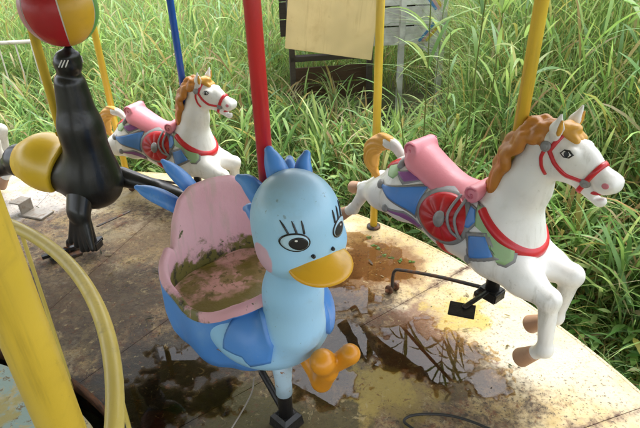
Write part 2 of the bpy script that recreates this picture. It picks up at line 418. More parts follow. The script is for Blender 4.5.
prof = [(R_OUT - .021, -.011), (R_OUT - .02, .0005), (R_OUT - .008, .001), (R_OUT, -.004), (R_OUT + .006, -.014), (R_OUT + .006, -.10), (R_OUT - .02, -.10)]
V = []; F_ = []; n = 160
for r, z in prof: V += [(r * math.cos(2 * math.pi * k / n), r * math.sin(2 * math.pi * k / n), z) for k in range(n)]
for i in range(len(prof) - 1):
    for k in range(n): F_.append((i * n + k, i * n + (k + 1) % n, (i + 1) * n + (k + 1) % n, (i + 1) * n + k))
link('rim_edge', fix(mesh('rim', V, F_)), M_DECK, plat)
link('inner_edge', ring_mesh(R_IN - .012, R_IN - .003, -.06, .012), M_RUST, plat, smooth=False)
# fixed inner deck inside the ring
ideck = tag(link('inner_deck', wedge_mesh(.3, 1.44, 0, 360, -.05, .004, 6, 96, 0), M_INNER, None, smooth=False), kind='structure'); ideck.location = (CX, CY, 0)

# ---- puddles lying on the plates: real sheets of water with shore lines
PUD = [(448, 358, .20, 1.0), (405, 345, .15, 1.0), (482, 380, .11, .9), (345, 300, .19, 1.0), (338, 340, .21, 1.0), (322, 375, .17, 1.0), (372, 262, .20, 1.05), (355, 240, .12, 1.0),
       (240, 345, .15, .9), (180, 365, .19, .95), (150, 405, .2, .95), (215, 398, .15, .85), (420, 318, .08, .7), (300, 395, .1, .8)]
def vnoise(x, y, seed):
    r_ = np.random.default_rng(seed); G = r_.random((128, 128)); xi = np.floor(x).astype(int); yi = np.floor(y).astype(int); u = x - xi; v = y - yi
    u = u * u * (3 - 2 * u); v = v * v * (3 - 2 * v); g = lambda a, b: G[a % 128, b % 128]
    return (g(xi, yi) * (1 - u) + g(xi + 1, yi) * u) * (1 - v) + (g(xi, yi + 1) * (1 - u) + g(xi + 1, yi + 1) * u) * v
h_ = .006; gx = np.arange(-1.5, 1.25, h_); gy = np.arange(1.0, 2.75, h_); GX, GY = np.meshgrid(gx, gy, indexing='ij')
fld = np.full(GX.shape, -1.0)
for px, py, rad, k in PUD:
    g = onz(px, py); fld = np.maximum(fld, k - np.hypot(GX - g.x, GY - g.y) / rad * .62)
fld = fld - .42 + .34 * (vnoise(GX * 7, GY * 7, 1) - .5) + .34 * (vnoise(GX * 17, GY * 17, 2) - .5) + .30 * (vnoise(GX * 38, GY * 38, 3) - .5) + .16 * (vnoise(GX * 75, GY * 75, 4) - .5)
rr = np.hypot(GX - CX, GY - CY); fld = np.where((rr < R_IN + .03) | (rr > R_OUT - .1), -1, fld)
V = []; F_ = []; cache = {}
VD = []
def gv(key, x, y, dp=0.0):
    if key not in cache: cache[key] = len(V); V.append((x, y, .0025)); VD.append(dp)
    return cache[key]
ii, jj = np.nonzero((fld[:-1, :-1] > 0) | (fld[1:, :-1] > 0) | (fld[1:, 1:] > 0) | (fld[:-1, 1:] > 0))
for i, j in zip(ii, jj):
    cs_ = [(i, j), (i + 1, j), (i + 1, j + 1), (i, j + 1)]; poly = []
    for k in range(4):
        a, b = cs_[k], cs_[(k + 1) % 4]; fa, fb = fld[a], fld[b]
        if fa > 0: poly.append(gv(('v',) + a, gx[a[0]], gy[a[1]], float(fa)))
        if (fa > 0) != (fb > 0):
            t = fa / (fa - fb); ka = (a, b) if a < b else (b, a)
            poly.append(gv(ka, gx[a[0]] + t * (gx[b[0]] - gx[a[0]]), gy[a[1]] + t * (gy[b[1]] - gy[a[1]])))
    if len(poly) > 2: F_.append(poly)
def mat_water():
    T = NT('puddle_water'); p = T.pos(); b = T.bump(T.noise(p, 14, 2), .02, .004)
    fr = T.n('Fresnel'); fr.inputs['IOR'].default_value = 1.36; T.put(fr.inputs['Normal'], b)
    tr = T.n('BsdfTransparent'); T.put(tr.inputs['Color'], (.80, .70, .55))
    gl = T.n('BsdfGlossy'); T.put(gl.inputs['Color'], (1, 1, 1)); gl.inputs['Roughness'].default_value = .015; T.put(gl.inputs['Normal'], b)
    at = T.n('Attribute', attribute_name='depth')
    mx = T.n('MixShader'); T.put(mx.inputs[0], T.math('MULTIPLY', fr.outputs[0], T.ramp(at.outputs['Fac'], 0.0, .13))); T.t.links.new(tr.outputs[0], mx.inputs[1]); T.t.links.new(gl.outputs[0], mx.inputs[2])
    return T.out(mx.outputs[0])
pm_ = mesh('puddle', V, F_); pm_.attributes.new('depth', 'FLOAT', 'POINT').data.foreach_set('value', VD)
pud = link('puddle', pm_, mat_water(), None, smooth=True); tag(pud, kind='structure')

# ---- poles, canopy and centre
M_YEL = paint('yellow_paint', (.78, .54, .055), .34, .3, (.20, .12, .03), .06, (.30, .20, .08), streak=.45)
M_YELPALE = paint('pale_yellow_paint', (.70, .54, .12), .36, .45, (.20, .15, .05), .07, (.30, .20, .10), streak=.4)
M_RED = paint('red_paint', (.60, .022, .028), .3, .15, (.20, .01, .015), streak=.5)
M_BLUEP = paint('blue_paint', (.02, .12, .56), .3, .2, (.02, .03, .10), streak=.4)
M_CANVAS = paint('canopy_paint', (.74, .72, .66), .7, .3)  # canopy kept pale so its underside bounces more light down
CANOPY_Z = 2.3  # set low to cut the light on the ride against the grass
sup = None
POLE_LABEL = {2: 'yellow canopy post at the rim past the horse behind the seal', 9: 'yellow canopy post at the rim past the front hooves of the nearer horse', 0: 'yellow canopy post at the platform rim behind the nearer horse', 1: 'yellow canopy post at the platform rim behind the distant horse'}
for i in (0, 1, 2, 9):
    b = polar(3.315, 47.05 + 34.7 * i)
    o = thing('canopy_post', b, 0, POLE_LABEL[i], 'post', 'canopy posts round the rim')
    if sup is None: sup = (tube_mesh([(0, 0, .004), (0, 0, CANOPY_Z + .02)], .0225, n=20, round_caps=False), tube_mesh([(0, 0, .002), (0, 0, .012), (0, 0, .016)], [.042, .042, .03], n=20, round_caps=False))
    link('post', sup[0], M_YEL if i == 0 else None, o); link('base_flange', sup[1], M_STEEL if i == 0 else None, o)
cano = thing('canopy', (CX, CY, CANOPY_Z), 0, 'out-of-view round carousel canopy sized to shade the platform, on yellow posts', 'canopy')  # stays out of view; added for its shade, overhang widened for it
for i in range(10):
    A = [R(36 * i + 0.1), R(36 * i + 35.9)]; Vv = []
    for z in (0, .03):
        Vv += [(3.75 * math.cos(a), 3.75 * math.sin(a), z - .08) for a in A] + [(.35 * math.cos(a), .35 * math.sin(a), .8 + z) for a in reversed(A)]
    link('roof_panel', fix(mesh('roof', Vv, [(3, 2, 1, 0), (4, 5, 6, 7), (0, 1, 5, 4), (1, 2, 6, 5), (2, 3, 7, 6), (3, 0, 4, 7)])), M_CANVAS, cano, smooth=False)
ccol = thing('centre_column', (CX, CY, 0), 0, 'round central column carrying the carousel canopy', 'column')
link('shaft', tube_mesh([(0, 0, .0), (0, 0, CANOPY_Z + .85)], .34, n=40, round_caps=False), M_CANVAS, ccol)

# guard rail round the inner deck with thin uprights, and the tall post standing in it
rail = thing('guard_rail', (CX, CY, 0), 0, 'curved yellow guard rail with thin uprights round the inner deck', 'railing')
link('top_rail', tube_mesh([(1.525 * math.cos(a), 1.525 * math.sin(a), .745) for a in np.radians(np.linspace(8, 190, 90))], .0215, n=16), M_YELPALE, rail)
g = onz(80, 374) - Vector((CX, CY, 0)); a0 = math.degrees(math.atan2(g.y, g.x))
for k in (-2, -1, 0, 1, 2, 3, 4):
    a = R(a0 + 24 * k); rr_ = 1.505
    link('upright', tube_mesh([(rr_ * math.cos(a), rr_ * math.sin(a), -.04), (1.522 * math.cos(a), 1.522 * math.sin(a), .735)], .0075, n=8), M_YELPALE, rail)
bp = Vector((-.426, .576, 0))
tp = thing('tall_post', bp, 0, 'thick bright yellow post rising beside the curved guard rail', 'post')
link('post', tube_mesh([(0, 0, .006), (0, 0, CANOPY_Z + .25)], .0335, n=32, round_caps=False), M_YEL, tp)
link('collar', tube_mesh([(0, 0, .004), (0, 0, .05)], .05, n=24, round_caps=False), M_STEEL, tp)

# ---- ride mounts: pole through the animal, hinge block, trailing arm, floor bracket
def ride_pole(base, zb, ztop, mat, rad, label, arm_to=None, plate=None, name='ride_pole', arm_h=.09, stub=.2):
    """base: world xy, zb hinge height"""
    o = thing(name, (base[0], base[1], 0), 0, label, 'pole', 'ride poles through the animals')
    link('pole', tube_mesh([(0, 0, zb + stub), (0, 0, ztop)], rad, n=24, round_caps=False), mat, o)
    link('stub', tube_mesh([(0, 0, zb - .07), (0, 0, zb + stub + .01)], rad * 1.25, n=20, round_caps=False), M_DARKSTEEL, o)
    if arm_to is not None:
        a = Vector((arm_to[0] - base[0], arm_to[1] - base[1], 0)); yaw = math.atan2(a.y, a.x); L = a.length; ca, sa = math.cos(yaw), math.sin(yaw)
        def P(s, l, z): return (s * ca - l * sa, s * sa + l * ca, z)
        hb = link('hinge_block', box_mesh(.085, .075, .05, .006), M_DARKSTEEL, o, smooth=False); hb.location = (0, 0, zb - .05); hb.rotation_euler = (0, 0, yaw)
        bolt = link('bolt', tube_mesh([P(.03, -.05, zb - .055), P(.03, .05, zb - .055)], .02, n=14, round_caps=False), M_DARKSTEEL, hb.parent)
        pts = catmull([P(.03, 0, zb - .045), P(L * .5, 0, (zb - .045) * .5 + arm_h * .5 + .012), P(L - .06, 0, arm_h + .02), P(L - .012, 0, arm_h * .93), P(L, 0, arm_h * .6), P(L, 0, .03)], 40)
        link('trailing_arm', tube_mesh(pts, .0085, n=10), M_STEEL, o)
        for s_ in (-1, 1):
            lug = link('floor_lug', tube_mesh([P(L, s_ * .022 - .005, .026), P(L, s_ * .022 + .005, .026)], .024, n=14, round_caps=False), M_RUST, o)
        pin = link('pin', tube_mesh([P(L, -.04, .026), P(L, .04, .026)], .009, n=10), M_RUST, o)
        if plate is not None:
            px_, py_, ang = plate
            pl = link('step_plate', box_mesh(.10, .085, .006, .002), M_DARKSTEEL, o, smooth=False); pl.location = (px_ - base[0], py_ - base[1], zb - .035); pl.rotation_euler = (0, 0, ang)
            link('plate_strut', tube_mesh([(0, 0, zb - .03), ((px_ - base[0]) * .9, (py_ - base[1]) * .9, zb - .028)], .012, n=8, flat=(.4, 1)), M_DARKSTEEL, o)
    return o

# ================================================================== CAROUSEL HORSES
M_WHITE = paint('horse_white', (.80, .79, .75), .34, .55, (.34, .32, .24), .0, gs=6, bump=.14, streak=.5)
M_MANE = paint('mane_brown', (.47, .185, .026), .42, .5, (.12, .04, .01), gs=16, bump=.2)
M_TAIL = paint('tail_ochre', (.66, .33, .05), .42, .4, (.25, .10, .02), gs=14)
M_FORE = paint('forelock_ochre', (.60, .31, .045), .4, .3, (.25, .10, .02), gs=14)
M_HOOF = paint('hoof_brown', (.43, .25, .15), .5, .4, (.12, .06, .04), gs=14)
M_PINK = paint('saddle_pink', (.69, .235, .285), .42, .4, (.62, .50, .46), gs=10)
M_PINKD = paint('scroll_pink', (.50, .12, .17), .42, .3, (.3, .1, .1))
M_GREY = paint('trim_grey', (.235, .235, .235), .42, .5, (.10, .09, .08), gs=20)
M_STRAP = paint('strap_red', (.55, .022, .03), .32, .15, (.15, .01, .01))
M_CBLUE = paint('cloth_blue', (.07, .22, .56), .4, .3, (.2, .24, .3), gs=18)
M_CPURP = paint('cloth_purple', (.25, .09, .26), .45, .3, (.2, .16, .2), gs=18)
M_CGREEN = paint('cloth_green', (.27, .42, .20), .42, .3, (.3, .34, .24), gs=18)
M_MEDAL = paint('medallion_red', (.48, .016, .02), .35, .4, (.14, .01, .01), gs=18)
M_BLACK = paint('black_line', (.012, .012, .013), .35, .0)
M_NOSE = paint('nostril_pink', (.62, .20, .24), .5, .1)

def horse_torso(p):
    t = rcone(p, (-.43, 0, .268), (-.20, 0, .232), .135, .143, .98)
    t = smin(t, rcone(p, (-.20, 0, .232), (.0, 0, .205), .143, .155, .95), .05)
    t = smin(t, ell(p, (.015, 0, .26), (.135, .12, .15)), .05)
    t = smin(t, ell(p, (-.45, 0, .30), (.13, .125, .105)), .05)
    nk = rcone(p, (.005, 0, .30), (.062, 0, .47), .125, .086, .80)
    nk = smin(nk, rcone(p, (.062, 0, .47), (.095, 0, .615), .086, .068, .72), .04)
    t = smin(t, nk, .06)
    return t
def horse_head(p):
    hd = rcone(p, (.135, 0, .645), (.225, 0, .617), .070, .060, .80)
    hd = smin(hd, ell(p, (.185, 0, .603), (.070, .060, .072), .5), .025)
    hd = smin(hd, rcone(p, (.215, 0, .632), (.315, 0, .585), .047, .034, .95), .03)
    hd = smin(hd, ell(p, (.330, 0, .573), (.042, .042, .037), .55), .02)
    for sg in (-1, 1):
        hd = smin(hd, ell(p, (.212, sg * .050, .652), (.026, .014, .018), .3), .02)      # brow
        hd = smin(hd, ell(p, (.340, sg * .026, .582), (.022, .016, .016)), .012)
    hd = smin(hd, rcone(p, (.235, 0, .560), (.318, 0, .509), .032, .021, .95), .018)     # lower jaw
    hd = smax(hd, -ell(p, (.345, 0, .538), (.050, .07, .0085), .42), .006)               # open mouth
    return hd
def horse_body(p):
    t = smin(horse_torso(p), horse_head(p), .04)
    for sg, kn, ft in ((-1, (.262, .118), (.295, -.10)), (1, (.258, .150), (.243, -.062))):
        y = sg * .075
        L = rcone(p, (.04, sg * .07, .185), (.16, y, .15), .088, .062)
        L = smin(L, rcone(p, (.16, y, .15), (kn[0], y, kn[1]), .062, .041), .04)
        L = smin(L, ell(p, (kn[0] + .008, y, kn[1]), (.040, .034, .042)), .02)
        L = smin(L, rcone(p, (kn[0] + .005, y, kn[1]), (ft[0], y, ft[1]), .036, .0255), .015)
        L = smin(L, ell(p, (ft[0], y, ft[1]), (.031, .029, .032)), .018)
        tip = (ft[0] - .04, y, ft[1] - .05)
        L = smin(L, rcone(p, (ft[0], y, ft[1]), tip, .027, .026), .012)
        t = smin(t, L, .05)
    for sg, hk, ft, hf in ((-1, (-.675, .185), (-.755, .060), (-.80, .025)), (1, (-.735, .175), (-.855, .085), (-.90, .068))):
        y = sg * .085
        L = rcone(p, (-.45, sg * .07, .245), (-.555, y, .222), .108, .070)
        L = smin(L, rcone(p, (-.555, y, .222), (*[hk[0]], y, hk[1]), .070, .034), .04)
        L = smin(L, ell(p, (hk[0], y, hk[1] + .004), (.040, .028, .036)), .02)
        L = smin(L, rcone(p, (hk[0], y, hk[1]), (ft[0], y, ft[1]), .031, .024), .015)
        L = smin(L, ell(p, (ft[0], y, ft[1]), (.029, .026, .028)), .014)
        L = smin(L, rcone(p, (ft[0], y, ft[1]), (hf[0], y, hf[1]), .025, .024), .012)
        t = smin(t, L, .05)
    return t
def build_horse():
    H = thing('carousel_horse', (0, 0, 0), 0, 'x', 'carousel horse', 'galloping white carousel horses')
    f = horse_body
    link('body', nets(f, (-.99, -.23, -.20), (.42, .23, .80), .0075), M_WHITE, H)
    # hooves
    def hoof(y, a, b, r0, r1):
        a, b = np.array([a[0], y, a[1]]), np.array([b[0], y, b[1]])
        me = tube_mesh([a, a + (b - a) * .15, a + (b - a) * .9, b], [r0, r0 * 1.05, r1, r1 * .93], n=20, round_caps=False); return link('hoof', me, M_HOOF, H)
    hoof(-.075, (.262, -.142), (.210, -.208), .028, .038); hoof(.075, (.207, -.106), (.148, -.165), .028, .038)
    hoof(-.085, (-.793, .030), (-.850, -.015), .026, .034); hoof(.085, (-.893, .070), (-.955, .043), .026, .034)
    # tail: raised arch, curling under
    tp = catmull([(-.535, 0, .385), (-.585, 0, .420), (-.655, 0, .418), (-.715, 0, .372), (-.728, 0, .310), (-.705, 0, .255), (-.650, 0, .208)], 44)
    base = tube_mesh(tp[:12], [.020 + .009 * k / 11 for k in range(12)], n=18)
    link('tail_base', base, M_WHITE, H)
    def tail_sdf(p):
        d = None
        for i in range(9, 43, 2):
            u0 = (i - 9) / 34; r0 = (.030 + .014 * math.sin(math.pi * min(1, u0 * 1.25))) * (1 - .72 * max(0, u0 - .6) / .4)
            j = min(i + 2, 43); u1 = (j - 9) / 34; r1 = (.030 + .014 * math.sin(math.pi * min(1, u1 * 1.25))) * (1 - .72 * max(0, u1 - .6) / .4)
            e = rcone(p, tp[i], tp[j], r0, r1, .75); d = e if d is None else np.minimum(d, e)
        rr_ = np.hypot(p.x + .66, p.z - .315)
        return d + .0045 * np.sin(rr_ * 260 + 8 * p.y) * (np.abs(p.y) > .004)
    link('tail', nets(tail_sdf, (-.80, -.06, .15), (-.56, .06, .48), .006), M_TAIL, H)
    # mane of heavy locks down both sides of the crest
    crest = catmull([(.125, 0, .712), (.085, 0, .715), (.045, 0, .695), (.005, 0, .655), (-.030, 0, .60), (-.050, 0, .545), (-.062, 0, .49), (-.085, 0, .43)], 24)
    cr = np.array(catmull([(.135, 0, .700), (.095, 0, .712), (.050, 0, .700), (.008, 0, .660), (-.028, 0, .605), (-.048, 0, .548), (-.060, 0, .485), (-.098, 0, .405)], 40))
    tg = np.gradient(cr, axis=0); tg /= np.linalg.norm(tg, axis=1, keepdims=True); nm = np.c_[tg[:, 2], np.zeros(40), -tg[:, 0]]   # outward, off the crest
    strands = []
    for j in range(-3, 4):
        ph = .9 * j + (1.3 if j % 2 else 0); pts = []
        for k in range(0, 40):
            u = k / 39; wv = .0105 * math.sin(2 * math.pi * 4.2 * u + ph); dep = -.005 - .0042 * j * j * .9 + wv
            q = cr[k] + nm[k] * dep; q[1] = .0165 * j * (.75 + .35 * math.sin(math.pi * u)) + .004 * math.sin(2 * math.pi * 4.2 * u + ph + 1.2); pts.append(q)
        strands.append(pts)
    def mane_sdf(p):
        d = None
        for j, pts in enumerate(strands):
            n0 = 2 if j % 3 else 0; n1 = 39 - (j * 5 % 4)
            for k in range(n0, n1, 2):
                e_ = min(k + 2, n1); r0 = .0205 * (1 - .35 * max(0, k / 39 - .85) / .15); e = rcone(p, pts[k], pts[e_], r0, r0)
                d = e if d is None else np.minimum(d, e)
        return d
    link('mane', nets(mane_sdf, (-.16, -.13, .34), (.20, .13, .78), .006), M_MANE, H)
    def fore_sdf(p):
        d = ell(p, (.165, 0, .705), (.048, .034, .024), .35)
        for sg in (-1, 0, 1): d = smin(d, rcone(p, (.16, sg * .015, .712), (.212, sg * .022, .686), .022, .012), .006)
        return d
    link('forelock', nets(fore_sdf, (.09, -.07, .64), (.26, .07, .76), .005), M_FORE, H)
    # ears
    for sg in (-1, 1):
        def ear(p, sg=sg):
            d = rcone(p, (.150, sg * .045, .690), (.158, sg * .056, .722), .017, .021, .8)
            d = smin(d, rcone(p, (.158, sg * .056, .722), (.168, sg * .064, .772), .021, .004, .8), .012)
            return smax(d, -rcone(p, (.176, sg * .062, .712), (.182, sg * .068, .768), .014, .003, 1), .005)
        link('ear', nets(ear, (.11, min(sg * .01, sg * .10), .66), (.21, max(sg * .01, sg * .10), .80), .0045), M_WHITE, H)
        ein = link('ear_lining', tube_mesh([(.166, sg * .056, .708), (.169, sg * .061, .728), (.175, sg * .066, .752)], [.010, .0125, .004], n=10, flat=(1, .8)), M_FORE, H)
    # mouth, eyes, nostrils
    link('mouth', nets(lambda p: ell(p, (.318, 0, .545), (.046, .030, .011), .42), (.25, -.05, .50), (.38, .05, .60), .005), M_STRAP, H)
    for sg in (-1, 1):
        e = link('eye', patch(f, [(.187, .650), (.198, .664), (.216, .667), (.231, .656), (.220, .643), (.202, .641)], sg, .0022, .006, 4), M_BLACK, H)
        link('eye_white', patch(f, [(.193, .651), (.200, .660), (.214, .662), (.224, .655), (.217, .647), (.204, .646)], sg, .0034, .006, 4), M_WHITE, e)
        link('pupil', disc_on(f, (.2105, .654), sg, .0082, .0046, n=14), M_BLACK, e)
        link('nostril', disc_on(f, (.338, .583), sg, .0105, .0015, .009, n=14), M_NOSE, H)
    # bridle
    link('nose_band', band(horse_head, (.285, 0, .592), (0, 1, 0), (.45, 0, .9), .016, .0055, n=60), M_STRAP, H)
    link('brow_band', band(horse_head, (.155, 0, .66), (0, 1, 0), (.35, 0, .94), .015, .0055, -20, 200, n=60), M_STRAP, H)
    for sg in (-1, 1):
        link('cheek_strap', ribbon(f, [(.140, .655), (.175, .612), (.215, .580), (.272, .565)], sg, .013, .0055), M_STRAP, H)
        link('throat_strap', ribbon(f, [(.134, .645), (.125, .615), (.130, .58), (.145, .555)], sg, .011, .005), M_STRAP, H)
        for c, r_ in (((.135, .655), .0165), ((.272, .564), .0165)):
            b = link('bridle_boss', disc_on(f, c, sg, r_, .008, n=20, dome=.004), M_GREY, H)
            link('boss_centre', disc_on(f, c, sg, r_ * .5, .0135, n=14, dome=.002), M_BLACK if False else M_GREY, b)
    # breast strap and collar cloth
    cu = np.array([.235, 0, -.145])
    link('breast_strap', band(horse_torso, (.01, 0, .338), cu, (0, 1, 0), .026, .0135, -118, 118, n=76), M_STRAP, H)
    link('girth', band(horse_torso, (-.185, 0, .235), (0, 1, 0), (0.05, 0, -1), .034, .007, 10, 170, n=50), M_STRAP, H)
    for sg in (-1, 1):
        gp = [(-.060, .368), (-.030, .368), (.03, .335), (.085, .292), (.118, .268), (.128, .232), (.112, .212), (.085, .215), (.066, .245), (.035, .262), (.01, .295), (-.035, .305), (-.05, .345)]
        link('collar_trim', patch(f, [(a * 1.0 + (a - .03) * .10, b + (b - .29) * .10) for a, b in gp], sg, .004, .012, 7, center=(.03, .293)), M_GREY, H)
        link('collar_cloth', patch(f, gp, sg, .0068, .012, 7, center=(.03, .293)), M_CGREEN, H)
        # blue lozenge and wing in front of the medallion
        lz = [(-.045, .262), (.02, .288), (.068, .232), (-.018, .188)]
        cz = np.array([.006, .243])
        t_ = link('lozenge_trim', patch(f, [tuple(cz + (np.array(q) - cz) * 1.36) for q in lz], sg, .0065, .008, 5, center=cz, relief=lambda d: .0022 * np.sign(np.sin(d[:, 0] * 420 + d[:, 1] * 260))), M_GREY, H)
        link('lozenge_cloth', patch(f, lz, sg, .0105, .010, 5, center=cz), M_CBLUE, t_)
        wz = [(-.088, .350), (-.062, .350), (-.040, .318), (-.060, .285), (-.082, .282)]; cw = np.array([-.068, .328])
        t_ = link('wing_trim', patch(f, [tuple(cw + (np.array(q) - cw) * 1.28) for q in wz], sg, .005, .008, 5, center=cw), M_GREY, H)
        link('wing_cloth', patch(f, wz, sg, .008, .010, 5, center=cw), M_CBLUE, t_)
        link('pendant', disc_on(f, (-.035, .165), sg, .014, .009, .020, n=16, dome=.006), M_GREY, H)
        # medallion
        mc = np.array([-.185, .276])
        md = link('medallion_rim', patch(f, [tuple(mc + .128 * np.array([math.cos(a), .80 * math.sin(a)])) for a in np.linspace(0, 2 * math.pi, 40, endpoint=False)], sg, .007, 1, 8, center=mc), M_GREY, H)
        def petals(d):
            r_ = np.hypot(d[:, 0], d[:, 1] / .8); a = np.arctan2(d[:, 1] / .8, d[:, 0]); return .0055 * np.abs(np.sin(a * 5)) ** .6 * np.clip(r_ / .03, 0, 1) * np.clip((.104 - r_) / .012, 0, 1)
        link('medallion_dish', patch(f, [tuple(mc + .108 * np.array([math.cos(a), .80 * math.sin(a)])) for a in np.linspace(0, 2 * math.pi, 60, endpoint=False)], sg, .0085, 1, 14, center=mc, relief=petals), M_MEDAL, md)
        link('medallion_boss', disc_on(f, tuple(mc), sg, .024, .016, .030, n=20, dome=.012), M_GREY, md)
        # rear cloth: blue wedge, purple slips, green tip with grey piping
        cl = [(-.515, .305), (-.40, .330), (-.300, .352), (-.318, .235), (-.40, .266)]; cc = np.array([-.375, .30])
        link('cloth_trim', patch(f, [tuple(cc + (np.array(q) - cc) * np.array([1.08, 1.22])) for q in cl], sg, .0045, .012, 6, center=cc), M_GREY, H)
        link('wedge_cloth', patch(f, cl, sg, .0078, .012, 6, center=cc), M_CBLUE, H)
        pu = [(-.45, .372), (-.36, .392), (-.325, .372), (-.40, .350)]; cp = np.array([-.385, .371])
        link('slip_trim', patch(f, [tuple(cp + (np.array(q) - cp) * np.array([1.12, 1.5])) for q in pu], sg, .004, .01, 5, center=cp), M_GREY, H)
        link('slip_cloth', patch(f, pu, sg, .007, .01, 5, center=cp), M_CPURP, H)
        pl = [(-.455, .222), (-.40, .215), (-.318, .165), (-.292, .192), (-.37, .225)]; cq = np.array([-.37, .205])
        link('slip_trim', patch(f, [tuple(cq + (np.array(q) - cq) * np.array([1.12, 1.45])) for q in pl], sg, .004, .01, 5, center=cq), M_GREY, H)
        link('slip_cloth', patch(f, pl, sg, .007, .01, 5, center=cq), M_CPURP, H)
        link('tip_cloth', patch(f, [(-.525, .365), (-.47, .392), (-.44, .372), (-.455, .348), (-.49, .345)], sg, .005, .01, 5), M_CGREEN, H)
        link('crupper', ribbon(f, [(-.548, .355), (-.50, .388), (-.45, .402), (-.40, .418)], sg, .017, .006), M_STRAP, H)
        for kc in ((-.515, .302), (-.460, .397), (-.455, .222)):
            link('knob', disc_on(f, kc, sg, .017, .010, n=16, dome=.010), M_GREY, H)
        # stirrup loops
        for dx in (0, .03):
            pts = sidecast(f, catmull([(-.150 + dx, .36), (-.155 + dx, .30), (-.125 + dx, .255), (-.085 + dx * .4, .24)], 18), sg); pts = pts + grad(f, pts) * .017
            link('stirrup_loop', tube_mesh(pts, .006, n=8), M_GREY, H)
    # scroll-ended saddle
    ctr = catmull([(-.430, 0, .452), (-.385, 0, .432), (-.32, 0, .400), (-.25, 0, .372), (-.17, 0, .362), (-.105, 0, .376)], 12)
    def saddle_sdf(p):
        q = P3(p.x, p.y, p.z + 3.2 * p.y * p.y); d = None
        for i in range(11):
            u0 = i / 10; wd = 2.75 - .4 * u0; e = rcone(q, ctr[i], ctr[i + 1], .033, .033, wd); d = e if d is None else smin(d, e, .02)
        for (sx_, sz_, ra) in ((-.432, .464, .031), (-.095, .400, .029)):
            e = np.maximum(np.hypot(p.x - sx_, p.z - sz_) - ra, np.abs(p.y) - (.066 if sx_ < -.2 else .092)) - .004
            d = smin(d, e, .012)
        return d
    link('saddle', nets(saddle_sdf, (-.50, -.16, .28), (-.04, .16, .53), .006), M_PINK, H)
    for (sx_, sz_, ra, hw) in ((-.432, .464, .032, .0705), (-.095, .400, .030, .0965)):
        for sg in (-1, 1):
            pts = [(sx_ + ra * (1 - .085 * k) * math.cos(.55 * k + 1), sg * hw, sz_ + ra * (1 - .085 * k) * math.sin(.55 * k + 1)) for k in range(12)]
            link('scroll', tube_mesh(catmull(pts, 40), .0045, n=8), M_PINKD, H)
    return H
horse0 = build_horse()
def set_horse(o, xy, zb, yaw, label):
    o.location = (xy[0], xy[1], zb); o.rotation_euler = (0, 0, R(yaw)); o['label'] = label
HN, HZ = (.697, 1.7227), CAM_H - 1.3344
set_horse(horse0, HN, HZ, -52.07, 'large white carousel horse with brown mane and pink saddle on the yellow pole')
HF = (-.828, 3.2654); HFZ = CAM_H - 1.589
h2 = copy_tree(horse0); set_horse(h2, HF, HFZ, -24.6, 'white carousel horse on the blue pole, beyond the duck')
h3 = copy_tree(horse0); H3 = polar(3.05, 99.5); H3Z = .30; set_horse(h3, H3, H3Z, 5, 'white carousel horse half hidden behind the black seal')
bk = onz(392, 292)
sp_ = onz(462, 309, HZ - .03)
ride_pole(HN, HZ, CANOPY_Z + .08, M_YEL, .0225, 'yellow ride pole through the neck of the nearer white horse', arm_to=(bk.x, bk.y), plate=(sp_.x, sp_.y, R(-20)), stub=.45, arm_h=.15)
bk2 = onz(134, 190)
ride_pole(HF, HFZ, CANOPY_Z + .15, M_BLUEP, .0210, 'blue ride pole through the neck of the farther white horse', arm_to=(bk2.x, bk2.y), stub=.45)
bk3 = onz(-30, 222)
ride_pole(H3, H3Z, CANOPY_Z + .1, M_RED, .0210, 'red ride pole of the horse behind the seal', arm_to=(bk3.x, bk3.y), stub=.45)

# ================================================================== BLUE DUCK
M_LBLUE = None
def mat_duck():
    T = NT('duck_light_blue'); o = T.objc(); n1 = T.noise(o, 6, 6, .62, .3); n2 = T.noise(o, 40, 4, .6)
    c = T.mix(T.ramp(T.noise(o, 2.2, 2), .3, .7), (.29, .57, .84), (.38, .65, .88))
    d = T.math('ADD', T.vmath('DISTANCE', o, (.12, 0, 1.0)), T.math('MULTIPLY', T.math('SUBTRACT', n1, .5), .16))
    c = T.mix(T.math('MULTIPLY', T.ramp(d, .17, .06), .34), c, (.26, .28, .28))       # weathered crown
    c = T.mix(T.math('MULTIPLY', T.ramp(n1, .55, .78), .35), c, (.22, .26, .24))
    for q in ((.180, -.125, .800), (.180, .125, .800)):
        dd = T.math('ADD', T.vmath('DISTANCE', o, q), T.math('MULTIPLY', T.math('SUBTRACT', n2, .5), .012)); c = T.mix(T.math('MULTIPLY', T.ramp(dd, .048, .042), .85), c, (.66, .36, .45))  # painted cheeks
    ch = T.ramp(T.noise(o, 11, 5, .7), .705, .72); c = T.mix(ch, c, (.50, .34, .20))
    c = T.mix(T.math('MULTIPLY', T.math('MULTIPLY', T.ramp(T.noise(o, 70, 2), .66, .72), T.ramp(n1, .48, .62)), .5), c, (.12, .13, .10))
    return T.out(T.bsdf(c, T.math('ADD', .30, T.math('MULTIPLY', n1, .12)), normal=T.bump(T.math('ADD', n2, n1), .10, .006)))
M_LBLUE = mat_duck()
M_DBLUE = paint('duck_blue', (.085, .275, .70), .36, .5, (.26, .42, .62), gs=5, bump=.14, streak=.5)
M_BEAK = paint('beak_yellow', (.72, .38, .022), .3, .85, (.16, .10, .02), gs=6)
M_ORANGE = paint('leg_orange', (.68, .27, .015), .32, .3, (.3, .12, .02), gs=6)
M_PEEL = paint('peeling_blue', (.45, .62, .74), .4, .5, (.30, .16, .08), .16, (.26, .12, .05), gs=14)
